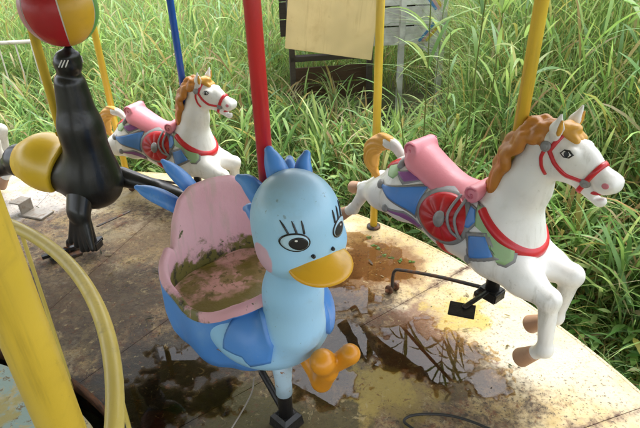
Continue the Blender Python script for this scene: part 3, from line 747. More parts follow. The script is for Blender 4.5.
def mat_pink():
    T = NT('mossy_pink'); o = T.objc(); n1 = T.noise(o, 7, 6, .62, .5); n2 = T.noise(o, 34, 5, .65); n3 = T.noise(o, 2.5, 3)
    c = T.mix(T.ramp(n3, .3, .7), (.68, .36, .42), (.74, .46, .50))
    st = T.n('Mapping'); T.put(st.inputs['Vector'], o); st.inputs['Scale'].default_value = (9, 9, 1.6); s = T.noise(st.outputs[0], 3, 4)
    c = T.mix(T.math('MULTIPLY', T.ramp(s, .52, .68), .45), c, (.50, .40, .33))
    sx = T.n('SeparateXYZ'); T.put(sx.inputs[0], o)
    hgt = T.math('ADD', sx.outputs[2], T.math('MULTIPLY', T.math('SUBTRACT', n1, .5), .34)); hgt = T.math('ADD', hgt, T.math('MULTIPLY', T.math('SUBTRACT', n2, .5), .10))
    c = T.mix(T.ramp(hgt, .475, .435), c, (.15, .135, .03))
    c = T.mix(T.math('MULTIPLY', T.ramp(n2, .52, .6), T.ramp(hgt, .50, .43)), c, (.035, .035, .018))
    c = T.mix(T.ramp(T.noise(o, 10, 5, .7), .655, .68), c, (.10, .105, .04))
    return T.out(T.bsdf(c, .55, normal=T.bump(T.math('ADD', n2, n1), .3, .008)))
M_SHELL = mat_pink()
def mat_bench():
    T = NT('wet_bench'); o = T.objc(); n1 = T.noise(o, 8, 6, .65, .6); n2 = T.noise(o, 30, 5, .65)
    c = T.mix(T.ramp(n1, .42, .52), (.26, .19, .07), (.56, .31, .26)); c = T.mix(T.ramp(n2, .53, .64), c, (.12, .10, .02)); c = T.mix(T.ramp(T.noise(o, 4.5, 5, .6), .46, .58), c, (.16, .13, .022))
    return T.out(T.bsdf(c, .30, normal=T.bump(T.math('ADD', n1, n2), .3, .008)))
M_BENCH = mat_bench()
DB = onz(285, 402, .12); DYAW = -57
duck = thing('duck_ride', DB, R(DYAW), 'light blue duck ride with yellow beak and open pink seat', 'carousel duck')
# tub outline: parameter a in [-1,1] runs from the left front round the back to the right front
def tub_plan(a, k=1.0):
    th = a * math.pi * .93; c, s = math.cos(th), math.sin(th)
    ex = 2 / 2.7; x = -abs(c) ** ex * math.copysign(1, c); y = -abs(s) ** ex * math.copysign(1, s)
    return np.array([-.235 + x * (.235 if x < 0 else .315) * k, y * .243 * k * (1 + .15 * math.exp(-((abs(a) - .41) / .095) ** 2))])
def tub_rim(a):
    l = abs(a)
    xs = [0, .08, .16, .22, .265, .29, .33, .38, .45, .55, .70, .85, 1.0]
    zs = [.735, .727, .695, .640, .565, .530, .560, .535, .47, .425, .48, .54, .575]
    return float(np.interp(l, xs, zs))
def tub_loft(rows, na=150):
    """rows: list of (plan scale, z or None for rim, dz)"""
    V = []; F_ = []; m = na + 1
    for k, zf in rows:
        for i in range(m):
            a = -1 + 2 * i / na; q = tub_plan(a, k if not callable(k) else k(a)); V.append((q[0], q[1], zf(a)))
    for r in range(len(rows) - 1):
        for i in range(na): F_.append((r * m + i, r * m + i + 1, (r + 1) * m + i + 1, (r + 1) * m + i))
    return V, F_, m
def duck_body(p):
    t = ell(p, (-.075, 0, .392), (.240, .214, .166))
    t = smax(t, (p.z - (.335 + 1.0 * (p.x + .2))) * .8 - 9 * np.maximum(p.x, 0), .03)
    t = smin(t, rcone(p, (.105, 0, .470), (.115, 0, .60), .103, .088), .035)         # breast
    t = smin(t, rcone(p, (.115, 0, .60), (.15, 0, .76), .085, .080), .03)
    h = ell(p, (.155, 0, .865), (.130, .122, .140))
    h = smin(h, ell(p, (.170, 0, .80), (.108, .112, .082)), .04)
    for sg in (-1, 1):
        h = smin(h, ell(p, (.190, sg * .070, .800), (.066, .052, .058)), .03)       # cheeks
    t = smin(t, h, .03)
    # hollow for the seat
    x = (p.x + .235) / np.where(p.x < -.235, .222, .30); y = p.y / .203
    hole = (np.power(np.abs(x), 2.7) + np.power(np.abs(y), 2.7) - 1) * .15
    hole = np.maximum(hole, .30 - p.z); hole = np.maximum(hole, p.x - .015)
    return smax(t, -hole, .008)
f = duck_body
link('body', nets(f, (-.50, -.25, .15), (.36, .25, 1.06), .0075), M_LBLUE, duck)
# blue outer tub, pink lining
rimf = lambda d: (lambda a: tub_rim(a) + d)
def fk(k, c_=.20):
    def g_(a):
        u = min(1, max(0, (abs(a) - .56) / .22)); return k * (1 - c_ * u * u * (3 - 2 * u))
    return g_
V, F_, m = tub_loft([(fk(.45), lambda a: .172), (fk(.78), lambda a: .180), (fk(.93), lambda a: .205), (fk(1.0), lambda a: .25), (fk(1.03), lambda a: .30), (fk(1.045), lambda a: .34), (fk(1.035, .06), rimf(-.012)), (fk(1.02, .06), rimf(-.006)), (fk(1.0, .06), rimf(-.010))])
link('outer_tub', fix(mesh('tub', V, F_)), M_DBLUE, duck)
V, F_, m = tub_loft([(.80, lambda a: .325), (.88, lambda a: .335), (.915, lambda a: .36), (.925, lambda a: min(.40, tub_rim(a) - .03)), (.915, rimf(-.03)), (.915, rimf(-.010)), (.93, rimf(.005)), (.965, rimf(.012)), (1.005, rimf(.008)), (1.03, rimf(-.006)), (1.036, rimf(-.016))])
link('seat_lining', fix(mesh('lining', V, F_)), M_SHELL, duck)
# bench and its front board
bm = bmesh.new(); N_ = 40
ring = [tub_plan(a, .915) for a in np.linspace(-.62, .62, N_)]
top = [bm.verts.new((min(q[0], -.085), q[1], .405 + .008 * math.sin(q[1] * 20))) for q in ring]; bot = [bm.verts.new((min(q[0], -.085), q[1], .30)) for q in ring]
bm.faces.new(top)
for i in range(N_): bm.faces.new((top[i], bot[i], bot[(i + 1) % N_], top[(i + 1) % N_]))
bmesh.ops.recalc_face_normals(bm, faces=bm.faces); me = bpy.data.meshes.new('bench'); bm.to_mesh(me); bm.free()
link('bench', me, M_BENCH, duck, smooth=False)
fw_ = [tub_plan(a, .9) for a in np.linspace(-1, 1, 40)]
link('footwell', fix(mesh('fw', [(q[0], q[1], .316) for q in fw_], [tuple(range(40))])), M_BENCH, duck, smooth=False)
# collar round the breast
for sg in (-1, 1):
    link('collar', patch(f, [(.01, .49), (.05, .55), (.10, .54), (.145, .45), (.135, .385), (.09, .36), (.075, .395), (.012, .40)], sg, .012, .014, 7, center=(.08, .45)), M_DBLUE, duck)
# beak
def beak(p):
    d = ell(p, (.268, 0, .786), (.088, .090, .023), -.16)
    d = smin(d, ell(p, (.262, 0, .797), (.052, .046, .022), -.30), .025)
    return smin(d, ell(p, (.258, 0, .772), (.070, .074, .012), -.08), .006)
link('beak', nets(beak, (.15, -.13, .70), (.45, .13, .86), .005), M_BEAK, duck)
def head_xz(yz, tmax=.4):
    yz = np.array(yz, float); O = np.c_[np.full(len(yz), .5), yz]; return march(f, O, np.tile([-1., 0, 0], (len(yz), 1)), tmax)
def facepatch(poly, off, rings=5):
    P_ = dense(poly, .006); c = P_.mean(0); n = len(P_); lv = [1, 1] + [1 - (k + 1) / rings for k in range(rings - 1)]; pts = []
    for t in lv: pts += list(c + (P_ - c) * t)
    pts.append(c); Q = head_xz(pts); o = np.full(len(pts), off); o[:n] = -.004; Q = Q + grad(f, Q) * o[:, None]; F_ = []
    for i in range(len(lv) - 1):
        for k in range(n): F_.append((i * n + k, i * n + (k + 1) % n, (i + 1) * n + (k + 1) % n, (i + 1) * n + k))
    b = (len(lv) - 1) * n
    for k in range(n): F_.append((b + k, b + (k + 1) % n, len(pts) - 1))
    return fix(mesh('facepatch', Q, F_))
def oval(cy, cz, ry, rz, n=28): return [(cy + ry * math.cos(a), cz + rz * math.sin(a)) for a in np.linspace(0, 2 * math.pi, n, endpoint=False)]
M_EYEW = paint('eye_light_blue', (.42, .63, .78), .3, .1)
for sg in (-1, 1):
    cy = sg * .066; e = link('eye', facepatch(oval(cy, .872, .032, .0255), .0022), M_BLACK, duck)
    link('eye_white', facepatch(oval(cy, .872, .0285, .022), .0034), M_EYEW, e)
    link('pupil', facepatch(oval(cy - sg * .006, .870, .0205, .0172), .0046), M_BLACK, e)
    link('eye_glint', facepatch(oval(cy - sg * .001, .879, .0030, .0024, 12), .0060, 3), M_WHITE, e)
    for k, dy in enumerate((-.020, -.004, .013)):
        pts = head_xz([(cy + sg * dy * 1.0 + sg * .004 * t * (k), .896 + .030 * t) for t in np.linspace(0, 1, 7)]); pts = pts + grad(f, pts) * .001
        link('eyelash', tube_mesh(pts, [.0028] * 5 + [.0022, .0012], n=6), M_BLACK, duck)
    q = head_xz([(sg * .030, .828)])[0]; link('nostril', tube_mesh([q + np.array([-.01, 0, 0]), q + np.array([.004, 0, 0])], .0055, n=10), M_BLACK, duck)
# crest of pointed feathers from crown to nape
for (a, b, r0) in [((.09, .0, .945), (.045, -.008, 1.030), .036), ((.12, .050, .935), (.085, .085, 1.010), .030), ((.055, -.05, .905), (-.005, -.082, .950), .031), ((.05, -.055, .83), (-.012, -.068, .845), .026), ((.05, .055, .90), (-.02, .09, .955), .032), ((.04, .06, .83), (-.02, .075, .845), .026)]:
    a, b = np.array(a), np.array(b); md = a + (b - a) * .5 + np.array([-.008, 0, .012])
    pts = catmull([a, md, b], 10); link('crest_feather', tube_mesh(pts, [r0 * (1 - .62 * (k / 9) ** 1.4) for k in range(10)], n=16), M_DBLUE, duck)
# tail feathers behind the seat
for (a, b, r0) in [((-.495, -.020, .63), (-.585, -.120, .800), .031), ((-.495, -.075, .60), (-.61, -.225, .715), .033)]:
    a, b = np.array(a), np.array(b); pts = catmull([a, a + (b - a) * .5 + np.array([0, 0, .01]), b], 12)
    link('tail_feather', tube_mesh(pts, [r0 * (.85, .95, 1.05, 1.12, 1.17, 1.2, 1.2, 1.16, 1.08, .95, .74, .40)[k] for k in range(12)], n=18, flat=(.7, 1)), M_DBLUE, duck)
# lifted orange leg and foot (toes up)
def leg(p):
    d = rcone(p, (.02, .060, .30), (.150, .068, .205), .038, .032)
    d = smin(d, rcone(p, (.150, .068, .200), (.195, .062, .300), .036, .042, .9), .02)
    for (tx, ty, tz, r0, r_) in ((.222, .030, .372, .030, .042), (.262, .105, .395, .024, .033)):
        d = smin(d, rcone(p, (.19, .062, .29), (tx, ty, tz), r0, r_), .008)
    return d
link('leg', nets(leg, (-.06, -.06, .12), (.34, .18, .47), .006), M_ORANGE, duck)
link('standing_leg', tube_mesh([(0, 0, .05), (0, 0, .12), (0, 0, .24)], [.031, .031, .042], n=20, round_caps=False), M_PEEL, duck)
bkd = onz(228, 372)
ride_pole((DB.x, DB.y), .12, CANOPY_Z + .3, M_RED, .0220, 'red ride pole standing behind the blue duck head', stub=.25)
dp = bpy.data.objects['ride_pole.003'] if 'ride_pole.003' in bpy.data.objects else None
if dp:
    link('hinge_block', tube_mesh([(0, 0, -.005), (0, 0, .045), (0, 0, .06)], [.068, .060, .042], n=4, round_caps=False), M_DARKSTEEL, dp, smooth=False)
    a = onz(262, 372, .17) - Vector((DB.x, DB.y, 0)); link('trailing_arm', tube_mesh([(0, 0, .05), tuple(a)], .014, n=10), M_DARKSTEEL, dp)

# ================================================================== BLACK SEAL WITH BALL
M_SEAL = paint('seal_black', (.006, .0062, .007), .30, .35, (.07, .065, .06), gs=8, bump=.08, streak=.25)
M_SADY = paint('seal_saddle_yellow', (.86, .56, .03), .32, .3, (.45, .22, .02), gs=6)
SB = onz(91, 237, .12); SYAW = -28
seal = thing('seal_ride', SB, R(SYAW), 'glossy black seal ride with yellow saddle balancing a ball', 'carousel seal')
def seal_body(p):
    t = rcone(p, (.165, 0, .385), (.158, 0, .68), .132, .100, .98)
    t = smin(t, rcone(p, (.158, 0, .68), (.166, 0, .90), .100, .074, .98), .05)
    t = smin(t, ell(p, (.183, 0, .998), (.064, .060, .068)), .018)
    t = smin(t, rcone(p, (.195, 0, 1.01), (.215, 0, 1.065), .052, .022), .02)
    t = smin(t, rcone(p, (.12, 0, .395), (-.18, 0, .435), .126, .130, 1.02), .09)
    t = smin(t, rcone(p, (-.18, 0, .435), (-.42, 0, .40), .130, .085), .05)
    t = smin(t, rcone(p, (-.42, 0, .40), (-.56, 0, .345), .088, .05), .04)
    for sg in (-1, 1):
        t = smin(t, rcone(p, (.205, sg * .020, 1.022), (.225, sg * .018, 1.035), .030, .024), .014)
        t = smin(t, rcone(p, (-.55, sg * .02, .34), (-.74, sg * .12, .27), .042, .030), .03)
    return t
f = seal_body
link('body', nets(f, (-.82, -.24, .16), (.38, .24, 1.12), .009), M_SEAL, seal)
def flipR(p):
    d = rcone(p, (.15, -.09, .38), (.165, -.150, .27), .080, .070, .6)
    for k in range(5):
        d = smin(d, rcone(p, (.150 + .010 * k, -.140, .29), (.088 + .040 * k, -.185, .100 - .014 * (2 - abs(k - 2))), .034, .0165, .8), .012)
    return d
link('flipper', nets(flipR, (.02, -.30, .03), (.34, -.02, .47), .006), M_SEAL, seal)
def flipL(p):
    d = rcone(p, (.20, .14, .36), (.36, .22, .295), .055, .038, 1.0)
    return smin(d, rcone(p, (.36, .22, .295), (.56, .27, .245), .036, .024, 1.6), .02)
link('flipper', nets(flipL, (.10, .04, .18), (.64, .36, .46), .007), M_SEAL, seal)
for sg in (-1, 1):
    for k in range(3):
        a = sidecast(f, [(.216 + .012 * k, 1.028), (.199 + .014 * k, 1.000)], sg); a = a + grad(f, a) * .0015
        link('whisker_mark', tube_mesh(a, .0028, n=6), M_WHITE, seal)
# yellow saddle draped over the back: piece of the body surface, thickened
def sad(p):
    d = f(p); g = np.maximum(np.abs(d - .008) - .013, .0)
    lo = np.where(np.abs(p.y) > 0, .30 + .9 * (p.x + .17) ** 2 * 2.2, 0)
    cut = np.maximum(np.maximum(p.x - (.015 + .25 * (p.z - .5)), -.345 - p.x), lo - p.z)
    return smax(np.abs(d - .006) - .013, cut, .010)
link('saddle', nets(sad, (-.40, -.22, .26), (.10, .22, .66), .007), M_SADY, seal)
# beach ball with coloured gores
cols = [('pink', (.62, .28, .33)), ('red', (.52, .02, .03)), ('yellow', (.70, .40, .03)), ('green', (.12, .34, .08)), ('white', (.72, .70, .66)), ('blue', (.04, .14, .5))]
br = .163; bc = Vector((.220, 0, 1.065 + .022 + br - .004))
ball = thing('striped_ball', SB + Matrix.Rotation(R(SYAW), 3, 'Z') @ bc, 0, 'striped beach ball with coloured panels on the seal snout', 'ball')
ball.rotation_euler = (R(4), R(6), R(-90 - 30 * 2 + 10 - 46))
for i, (nm, c_) in enumerate(cols):
    V = []; F_ = []; na, nb = 10, 24
    for j in range(nb + 1):
        ph = -math.pi / 2 + math.pi * j / nb
        for k in range(na + 1):
            th = R(60 * i + 1.1) + R(57.8) * k / na; V.append((br * math.cos(ph) * math.cos(th), br * math.cos(ph) * math.sin(th), br * math.sin(ph)))
    for j in range(nb):
        for k in range(na): F_.append((j * (na + 1) + k, j * (na + 1) + k + 1, (j + 1) * (na + 1) + k + 1, (j + 1) * (na + 1) + k))
    o = link('ball_panel', fix(mesh('panel', V, F_)), paint('ball_' + nm, c_, .35, .15), ball); o['label'] = nm + ' ball panel'
bm = bmesh.new(); bmesh.ops.create_uvsphere(bm, u_segments=48, v_segments=24, radius=br - .0012); me = bpy.data.meshes.new('core'); bm.to_mesh(me); bm.free()
link('ball_seam', me, M_WHITE, ball)
ride_pole((SB.x, SB.y), .12, CANOPY_Z + .25, M_YEL, .0215, 'yellow ride pole rising behind the neck of the black seal', arm_to=tuple(onz(70, 252))[:2], stub=.2)

# ================================================================== BEYOND THE RIM
GZ = -.32
def mat_leaf(name, rough=.5, trans=.42):
    T = NT(name); at = T.n('Attribute', attribute_name='tint'); c = at.outputs['Color']
    b = T.bsdf(c, rough, spec=.35); tr = T.n('BsdfTranslucent'); T.put(tr.inputs['Color'], T.mix(.5, c, (.36, .48, .12), 'MIX'))
    mx = T.n('MixShader'); mx.inputs[0].default_value = trans; T.t.links.new(b, mx.inputs[1]); T.t.links.new(tr.outputs[0], mx.inputs[2])
    return T.out(mx.outputs[0])
M_LEAF = mat_leaf('leaf')
GREENS = np.array([(.15, .28, .065), (.23, .36, .11), (.28, .40, .125), (.085, .19, .045), (.36, .43, .17), (.17, .30, .12)])
DEAD = np.array([(.42, .33, .14), (.50, .42, .24), (.34, .21, .09), (.46, .36, .10)])
def tints(n, dead=.18, r_=rng):
    c = GREENS[r_.integers(0, len(GREENS), n)] * r_.uniform(.85, 1.6, (n, 1)); d = r_.random(n) < dead
    c[d] = DEAD[r_.integers(0, len(DEAD), d.sum())] * r_.uniform(.7, 1.2, (d.sum(), 1)); return c
def blades(base, az, elev, length, width, droop, col, S=5, twist=0.0, prof=(.55, .95, 1.0, .72, .04)):
    """many leaf blades as one vertex array; each a strip of S cross-rows that bends over"""
    n = len(base); t = np.linspace(0, 1, S); ang = elev[:, None] - droop[:, None] * (t[None] ** 1.4)
    ds = length[:, None] / (S - 1); cx = np.cumsum(np.c_[np.zeros(n), np.cos(ang[:, :-1]) * ds], 1); cz = np.cumsum(np.c_[np.zeros(n), np.sin(ang[:, :-1]) * ds], 1)
    dx, dy = np.cos(az), np.sin(az); ctr = np.stack([base[:, 0:1] + cx * dx[:, None], base[:, 1:2] + cx * dy[:, None], base[:, 2:3] + cz], -1)
    tw = twist * rng.normal(0, 1, n) if not np.isscalar(twist) or twist else np.zeros(n)
    side = np.stack([-dy * np.cos(tw), dx * np.cos(tw), np.sin(tw)], -1); wp = np.interp(t, np.linspace(0, 1, len(prof)), prof)
    off = side[:, None, :] * (width[:, None] * wp[None] * .5)[..., None]
    V = np.stack([ctr - off, ctr + off], 2).reshape(n, S * 2, 3)
    C_ = np.repeat(col[:, None, :], S * 2, 1); return V, C_
def blade_mesh(parts):
    Vs = []; Cs = []; Fs = []; b = 0
    for V, C_ in parts:
        n, m, _ = V.shape; S = m // 2; q = np.array([(2 * i, 2 * i + 1, 2 * i + 3, 2 * i + 2) for i in range(S - 1)])
        Fs.append((np.arange(n)[:, None, None] * m + q[None]).reshape(-1, 4) + b); Vs.append(V.reshape(-1, 3)); Cs.append(C_.reshape(-1, 3)); b += n * m
    V = np.concatenate(Vs); C_ = np.concatenate(Cs); Fq = np.concatenate(Fs)
    me = bpy.data.meshes.new('blades'); me.vertices.add(len(V)); me.vertices.foreach_set('co', V.ravel().astype(np.float32))
    me.loops.add(Fq.size); me.loops.foreach_set('vertex_index', Fq.ravel().astype(np.int32)); me.polygons.add(len(Fq))
    me.polygons.foreach_set('loop_start', np.arange(0, Fq.size, 4, dtype=np.int32)); me.polygons.foreach_set('loop_total', np.full(len(Fq), 4, np.int32))
    at = me.attributes.new('tint', 'FLOAT_COLOR', 'POINT'); at.data.foreach_set('color', np.c_[C_, np.ones(len(C_))].ravel().astype(np.float32))
    me.update(calc_edges=True); me.validate(); return me
HUT = (0.45, 5.75)
def place(n, r0, r1, a0, a1, bias=1.0):
    a = np.radians(rng.uniform(a0, a1, n)); r = r0 + (r1 - r0) * rng.random(n) ** bias
    return np.c_[CX + r * np.cos(a), CY + r * np.sin(a)]
def hut_free(P): return ~((P[:, 0] > -.45) & (P[:, 0] < 1.55) & (P[:, 1] > np.where(P[:, 0] > .35, 4.75, 5.30)) & (P[:, 1] < 6.5))
def hmap(P):
    """how tall the growth stands: trampled low by the rim and before the hut, tall to the right and far out"""
    d = np.hypot(P[:, 0] - CX, P[:, 1] - CY) - R_OUT; x, y = P[:, 0], P[:, 1]
    h = .16 + .22 * np.clip(d, 0, 9)
    h += np.clip((x - .8) / .7, 0, 1) * np.clip(.35 + .25 * d, 0, .7)
    front = np.clip((.22 - np.abs((x / np.maximum(y, .1)) - .085)) / .06, 0, 1) * (y < 5.7); h = h * (1 - front) + front * np.minimum(h, .30)
    h = np.where((x > 1.0) & (d < 1.0), h * .5, h)
    lf = (x / np.maximum(y, .1) < -.40) & (y < 5.95); h = np.where(lf, np.minimum(h, .26), h)
    return np.clip(h, .18, 1.75) * np.clip(d / .45, .35, 1) * (.75 + .6 * vnoise(P[:, 0] * 1.3 + 50, P[:, 1] * 1.3 + 50, 9))
def grass_layer(n, r0, r1, a0, a1, lw, ww, dead, bias, hs=1.0):
    P = place(n, r0, r1, a0, a1, bias); P = P[hut_free(P)]; n = len(P); h = hmap(P) * hs
    base = np.c_[P, np.full(n, GZ)]; az = rng.uniform(0, 2 * np.pi, n); L = h * rng.uniform(*lw, n)
    return blades(base, az, rng.uniform(.95, 1.5, n), L, rng.uniform(*ww, n), rng.uniform(.5, 2.3, n), tints(n, dead), 6, .3, (.8, 1, .95, .75, .4, .03))
def reed_layer(n, r0, r1, a0, a1, bias, dead=.16, lh=1.15):
    P = place(n, r0, r1, a0, a1, bias); P = P[hut_free(P)]; n = len(P); h = hmap(P) * rng.uniform(.8, 1.35, n) * lh
    lean = rng.uniform(-.2, .2, (n, 2)); out = []
    dd = rng.random(n) < dead
    col = tints(n, 0); col[dd] = DEAD[rng.integers(0, 4, dd.sum())]
    out.append(blades(np.c_[P, np.full(n, GZ)], rng.uniform(0, 6.28, n), np.full(n, 1.5), h, np.full(n, .008), rng.uniform(0, .35, n), col * .9, 5, 0, (1, 1, .9, .7, .4)))
    for k in range(7):
        fz = .22 + .78 * (k + rng.random(n)) / 7
        b = np.c_[P[:, 0], P[:, 1], GZ + h * fz * .98]; az = rng.uniform(0, 6.28, n)
        c = tints(n, .12) ; c[dd] = DEAD[rng.integers(0, 4, dd.sum())] * rng.uniform(.7, 1.1, (dd.sum(), 1))
        out.append(blades(b, az, rng.uniform(.6, 1.3, n), rng.uniform(.18, .46, n), rng.uniform(.011, .027, n), rng.uniform(.1, 1.6, n), c, 5, .35))
    return out
gl = [grass_layer(24000, 3.5, 6.5, 8, 118, (.6, 1.5), (.004, .010), .20, 1.15), grass_layer(38000, 5.5, 17, 15, 112, (.7, 1.4), (.006, .012), .30, 1.0)]
tag(link('tall_grass', blade_mesh(gl), M_LEAF, None), 'dense pale green and straw coloured grass beyond the platform rim', 'grass', kind='stuff')
rl = reed_layer(1400, 3.85, 7, 10, 115, 1.0) + reed_layer(3600, 6, 18, 20, 110, .9) + reed_layer(700, 3.75, 7.5, 22, 56, 1.0, .12, 1.25)
tag(link('reed_bed', blade_mesh(rl), M_LEAF, None), 'mass of leafy reeds filling the ground behind the carousel', 'reeds', kind='stuff')
P = place(15000, 3.5, 6.2, 5, 118, 1.3); P = P[hut_free(P)]; n = len(P)
cl_ = vnoise(P[:, 0] * 2.1 + 20, P[:, 1] * 2.1 + 20, 12); P = P[cl_ > .36]; n = len(P); hh = np.minimum(hmap(P), .75)
lf_ = blades(np.c_[P, GZ + hh * rng.uniform(.15, 1.0, n)], rng.uniform(0, 6.28, n), rng.uniform(-.2, .8, n), rng.uniform(.05, .12, n), rng.uniform(.018, .036, n), rng.uniform(.2, 1.2, n), tints(n, .04) * np.array([.72, .85, .68]), 5, .4, (.15, .85, 1, .6, .03))
tag(link('weed_cover', blade_mesh([lf_]), M_LEAF, None), 'low broad-leaved green weeds covering the ground beyond the rim', 'weeds', kind='stuff')
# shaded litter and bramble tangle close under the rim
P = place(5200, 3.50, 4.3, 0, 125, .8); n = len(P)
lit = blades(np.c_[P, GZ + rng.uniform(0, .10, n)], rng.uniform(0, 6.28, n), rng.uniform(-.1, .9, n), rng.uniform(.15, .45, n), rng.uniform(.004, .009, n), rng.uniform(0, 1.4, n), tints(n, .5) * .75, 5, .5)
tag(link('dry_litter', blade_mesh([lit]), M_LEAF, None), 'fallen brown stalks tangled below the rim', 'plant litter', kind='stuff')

# ---- single reeds that stand out one by one
def reed(base, h, nl, seed, lean=(0, 0), lab=None, scale=1.0, lo=.25):
    r_ = random.Random(seed); o = thing('reed', base, 0, lab, 'reed', 'tall reeds standing just beyond the rim')
    pts = catmull([(0, 0, 0), (lean[0] * .3, lean[1] * .3, h * .5), (lean[0], lean[1], h)], 10)
    me = tube_mesh(pts, [.0055 * scale * (1 - .5 * k / 9) for k in range(10)], n=6)
    at = me.attributes.new('tint', 'FLOAT_COLOR', 'POINT'); c = (.17, .20, .06, 1) ; at.data.foreach_set('color', list(c) * len(me.vertices)); link('stem', me, M_LEAF, o)
    for k in range(nl):
        fz = lo + (1 - lo) * k / (nl - 1) if nl > 1 else 1; p = np.array(pts[min(9, int(fz * 9))]); az = r_.uniform(0, 6.28) if k % 2 == 0 else az + math.pi + r_.uniform(-.5, .5)
        V, C_ = blades(np.array([p]), np.array([az]), np.array([r_.uniform(.6, 1.15)]), np.array([r_.uniform(.28, .5) * scale]), np.array([r_.uniform(.018, .030) * scale]), np.array([r_.uniform(.5, 1.7)]), GREENS[[r_.randrange(6)]] * r_.uniform(.8, 1.2), 9, .2, (.4, .8, 1, 1, .9, .7, .4, .05))
        link('leaf', blade_mesh([(V, C_)]), M_LEAF, o)
    return o
for i, (bx, by_, h, lab) in enumerate([(.90, 3.02, 2.25, 'tall single reed with a thin bare stem behind the saddle of the nearer horse'), (1.12, 3.30, 2.2, 'tall reed with a bare stem growing between hut and horse mane'), (.72, 3.35, 2.05, 'tall slender reed growing in front of the hut planks')]):
    reed(Vector((bx, by_, GZ)), h, 16, 3 + i, (.05 - .04 * i, .06), lab, lo=.62)
RL = 'tall broad-leaved reed standing just beyond the rim to the right of the horse head'
for i, (px, py, h) in enumerate([(655, 300, 1.75), (668, 330, 1.5), (640, 255, 1.7), (610, 235, 1.6), (690, 280, 1.9)]):
    reed(onz(px, py, GZ), h, 10, 20 + i, (random.uniform(-.2, .1), random.uniform(-.1, .15)), RL)
RL2 = 'tall reed growing between the yellow rim post and the horse mane'
for i, (px, py, h) in enumerate([(405, 215, 1.05), (440, 212, 1.3), (505, 225, 1.5), (545, 228, 1.35), (425, 190, 1.4)]):
    reed(onz(px, py, GZ), h, 8, 40 + i, (random.uniform(-.15, .15), random.uniform(-.1, .15)), RL2)
# ---- leafy weeds under the horse's chest
def weed(base, h, npair, seed, lab):
    r_ = random.Random(seed); o = thing('weed_plant', base, r_.uniform(0, 6), lab, 'weed', 'leafy weeds by the rim')
    lx, ly = r_.uniform(-.12, .12), r_.uniform(-.12, .12); pts = catmull([(0, 0, 0), (lx * .3, ly * .3, h * .5), (lx, ly, h)], 9)
    me = tube_mesh(pts, [.004 * (1 - .5 * k / 8) for k in range(9)], n=6); at = me.attributes.new('tint', 'FLOAT_COLOR', 'POINT'); at.data.foreach_set('color', [.14, .20, .07, 1] * len(me.vertices)); link('stem', me, M_LEAF, o)
    for k in range(npair):
        p = np.array(pts[min(8, int((.2 + .8 * k / npair) * 8.9))]); az = k * 1.9 + r_.uniform(-.3, .3)
        for q in (0, math.pi):
            V, C_ = blades(np.array([p]), np.array([az + q]), np.array([r_.uniform(.15, .6)]), np.array([r_.uniform(.07, .12)]), np.array([r_.uniform(.022, .034)]), np.array([r_.uniform(.3, 1.0)]), np.array([(.10, .20, .055)]) * r_.uniform(.8, 1.4), 7, .15, (.15, .7, 1, .9, .6, .3, .02))
            link('leaf', blade_mesh([(V, C_)]), M_LEAF, o)
    return o
WL = 'leafy green weed with paired lance leaves below the chest of the nearer horse'
for i, (px, py, h) in enumerate([(598, 312, .72), (622, 330, .8), (612, 268, .9), (640, 300, .85), (590, 250, .8), (628, 285, .9), (585, 285, .5), (632, 352, .42), (605, 340, .36), (655, 335, .6), (572, 262, .5), (645, 370, .4)]):
    weed(onz(px, py, GZ), h, 8, 60 + i, WL)
WL = 'leafy green weed growing by the rim between the duck head and the distant horse'
for i, (px, py, h) in enumerate([(300, 205, .3), (335, 190, .4), (262, 172, .35), (285, 160, .42), (350, 170, .35), (315, 150, .4)]):
    weed(onz(px, py, GZ), h, 8, 80 + i, WL)

# ---- weathered plank hut with a yellow board leaning on its front
M_WOOD = None
def mat_wood(name, a, b, c_=None):
    T = NT(name); o = T.objc(); mp = T.n('Mapping'); T.put(mp.inputs['Vector'], o); mp.inputs['Scale'].default_value = (1.2, 8, 14); n = T.noise(mp.outputs[0], 4, 6, .65); n2 = T.noise(o, 5, 4)
    c = T.mix(n, a, b)
    if c_: c = T.mix(T.ramp(n2, .42, .6), c, c_)
    return T.out(T.bsdf(c, .85, normal=T.bump(n, .5, .006)))
M_WOOD = mat_wood('weathered_plank', (.44, .43, .41), (.66, .65, .62), (.78, .78, .74)); M_DWOOD = mat_wood('dark_timber', (.03, .026, .022), (.10, .075, .055)); M_BROWNBD = mat_wood('brown_board', (.07, .04, .026), (.16, .095, .055))
M_BOARD = paint('board_buff', (.70, .53, .25), .55, .5, (.42, .26, .10), gs=2.2, streak=.35)
hutA, hutB = Vector((-.27, 5.40, GZ)), Vector((1.32, 5.62, GZ)); hv = hutB - hutA; hyaw = math.atan2(hv.y, hv.x); HL = hv.length
hut = thing('plank_hut', hutA, hyaw, 'weathered grey plank hut standing in the reeds', 'hut')
for k in range(9):
    z = .90 + .19 * k; x0 = .86
    o = box('plank', (HL - x0 + .02 * (k % 2), .022, .174), (x0 + (HL - x0) / 2, -.002 * (k % 3), z), M_WOOD, hut, .003, (R(random.uniform(-1.5, 1.5)), 0, R(random.uniform(-.2, .2))))
    box('plank', (.86, .022, .182), (.43, .012 + .002 * (k % 2), z + .19), M_DWOOD, hut, .003) if k else None
for x in (.03, .84, 1.15, HL - .03): box('post', (.055, .06, 2.55), (x, -.035 if x != .84 else .03, 1.27), M_WOOD if x > 1 else M_DWOOD, hut, .004)
for k in range(10):
    box('plank', (.022, .9, .182), (HL - .011, .47, .90 + .19 * (k - 1)), M_WOOD, hut, .003)
    box('plank', (HL, .022, .182), (HL / 2, .94, .86 + .19 * k), M_DWOOD, hut, .003)
for k in range(2): box('kick_board', (.80, .02, .165), (.44, .16, .34 + .18 * k), M_BROWNBD, hut, .003, (R(6), 0, R(1)))
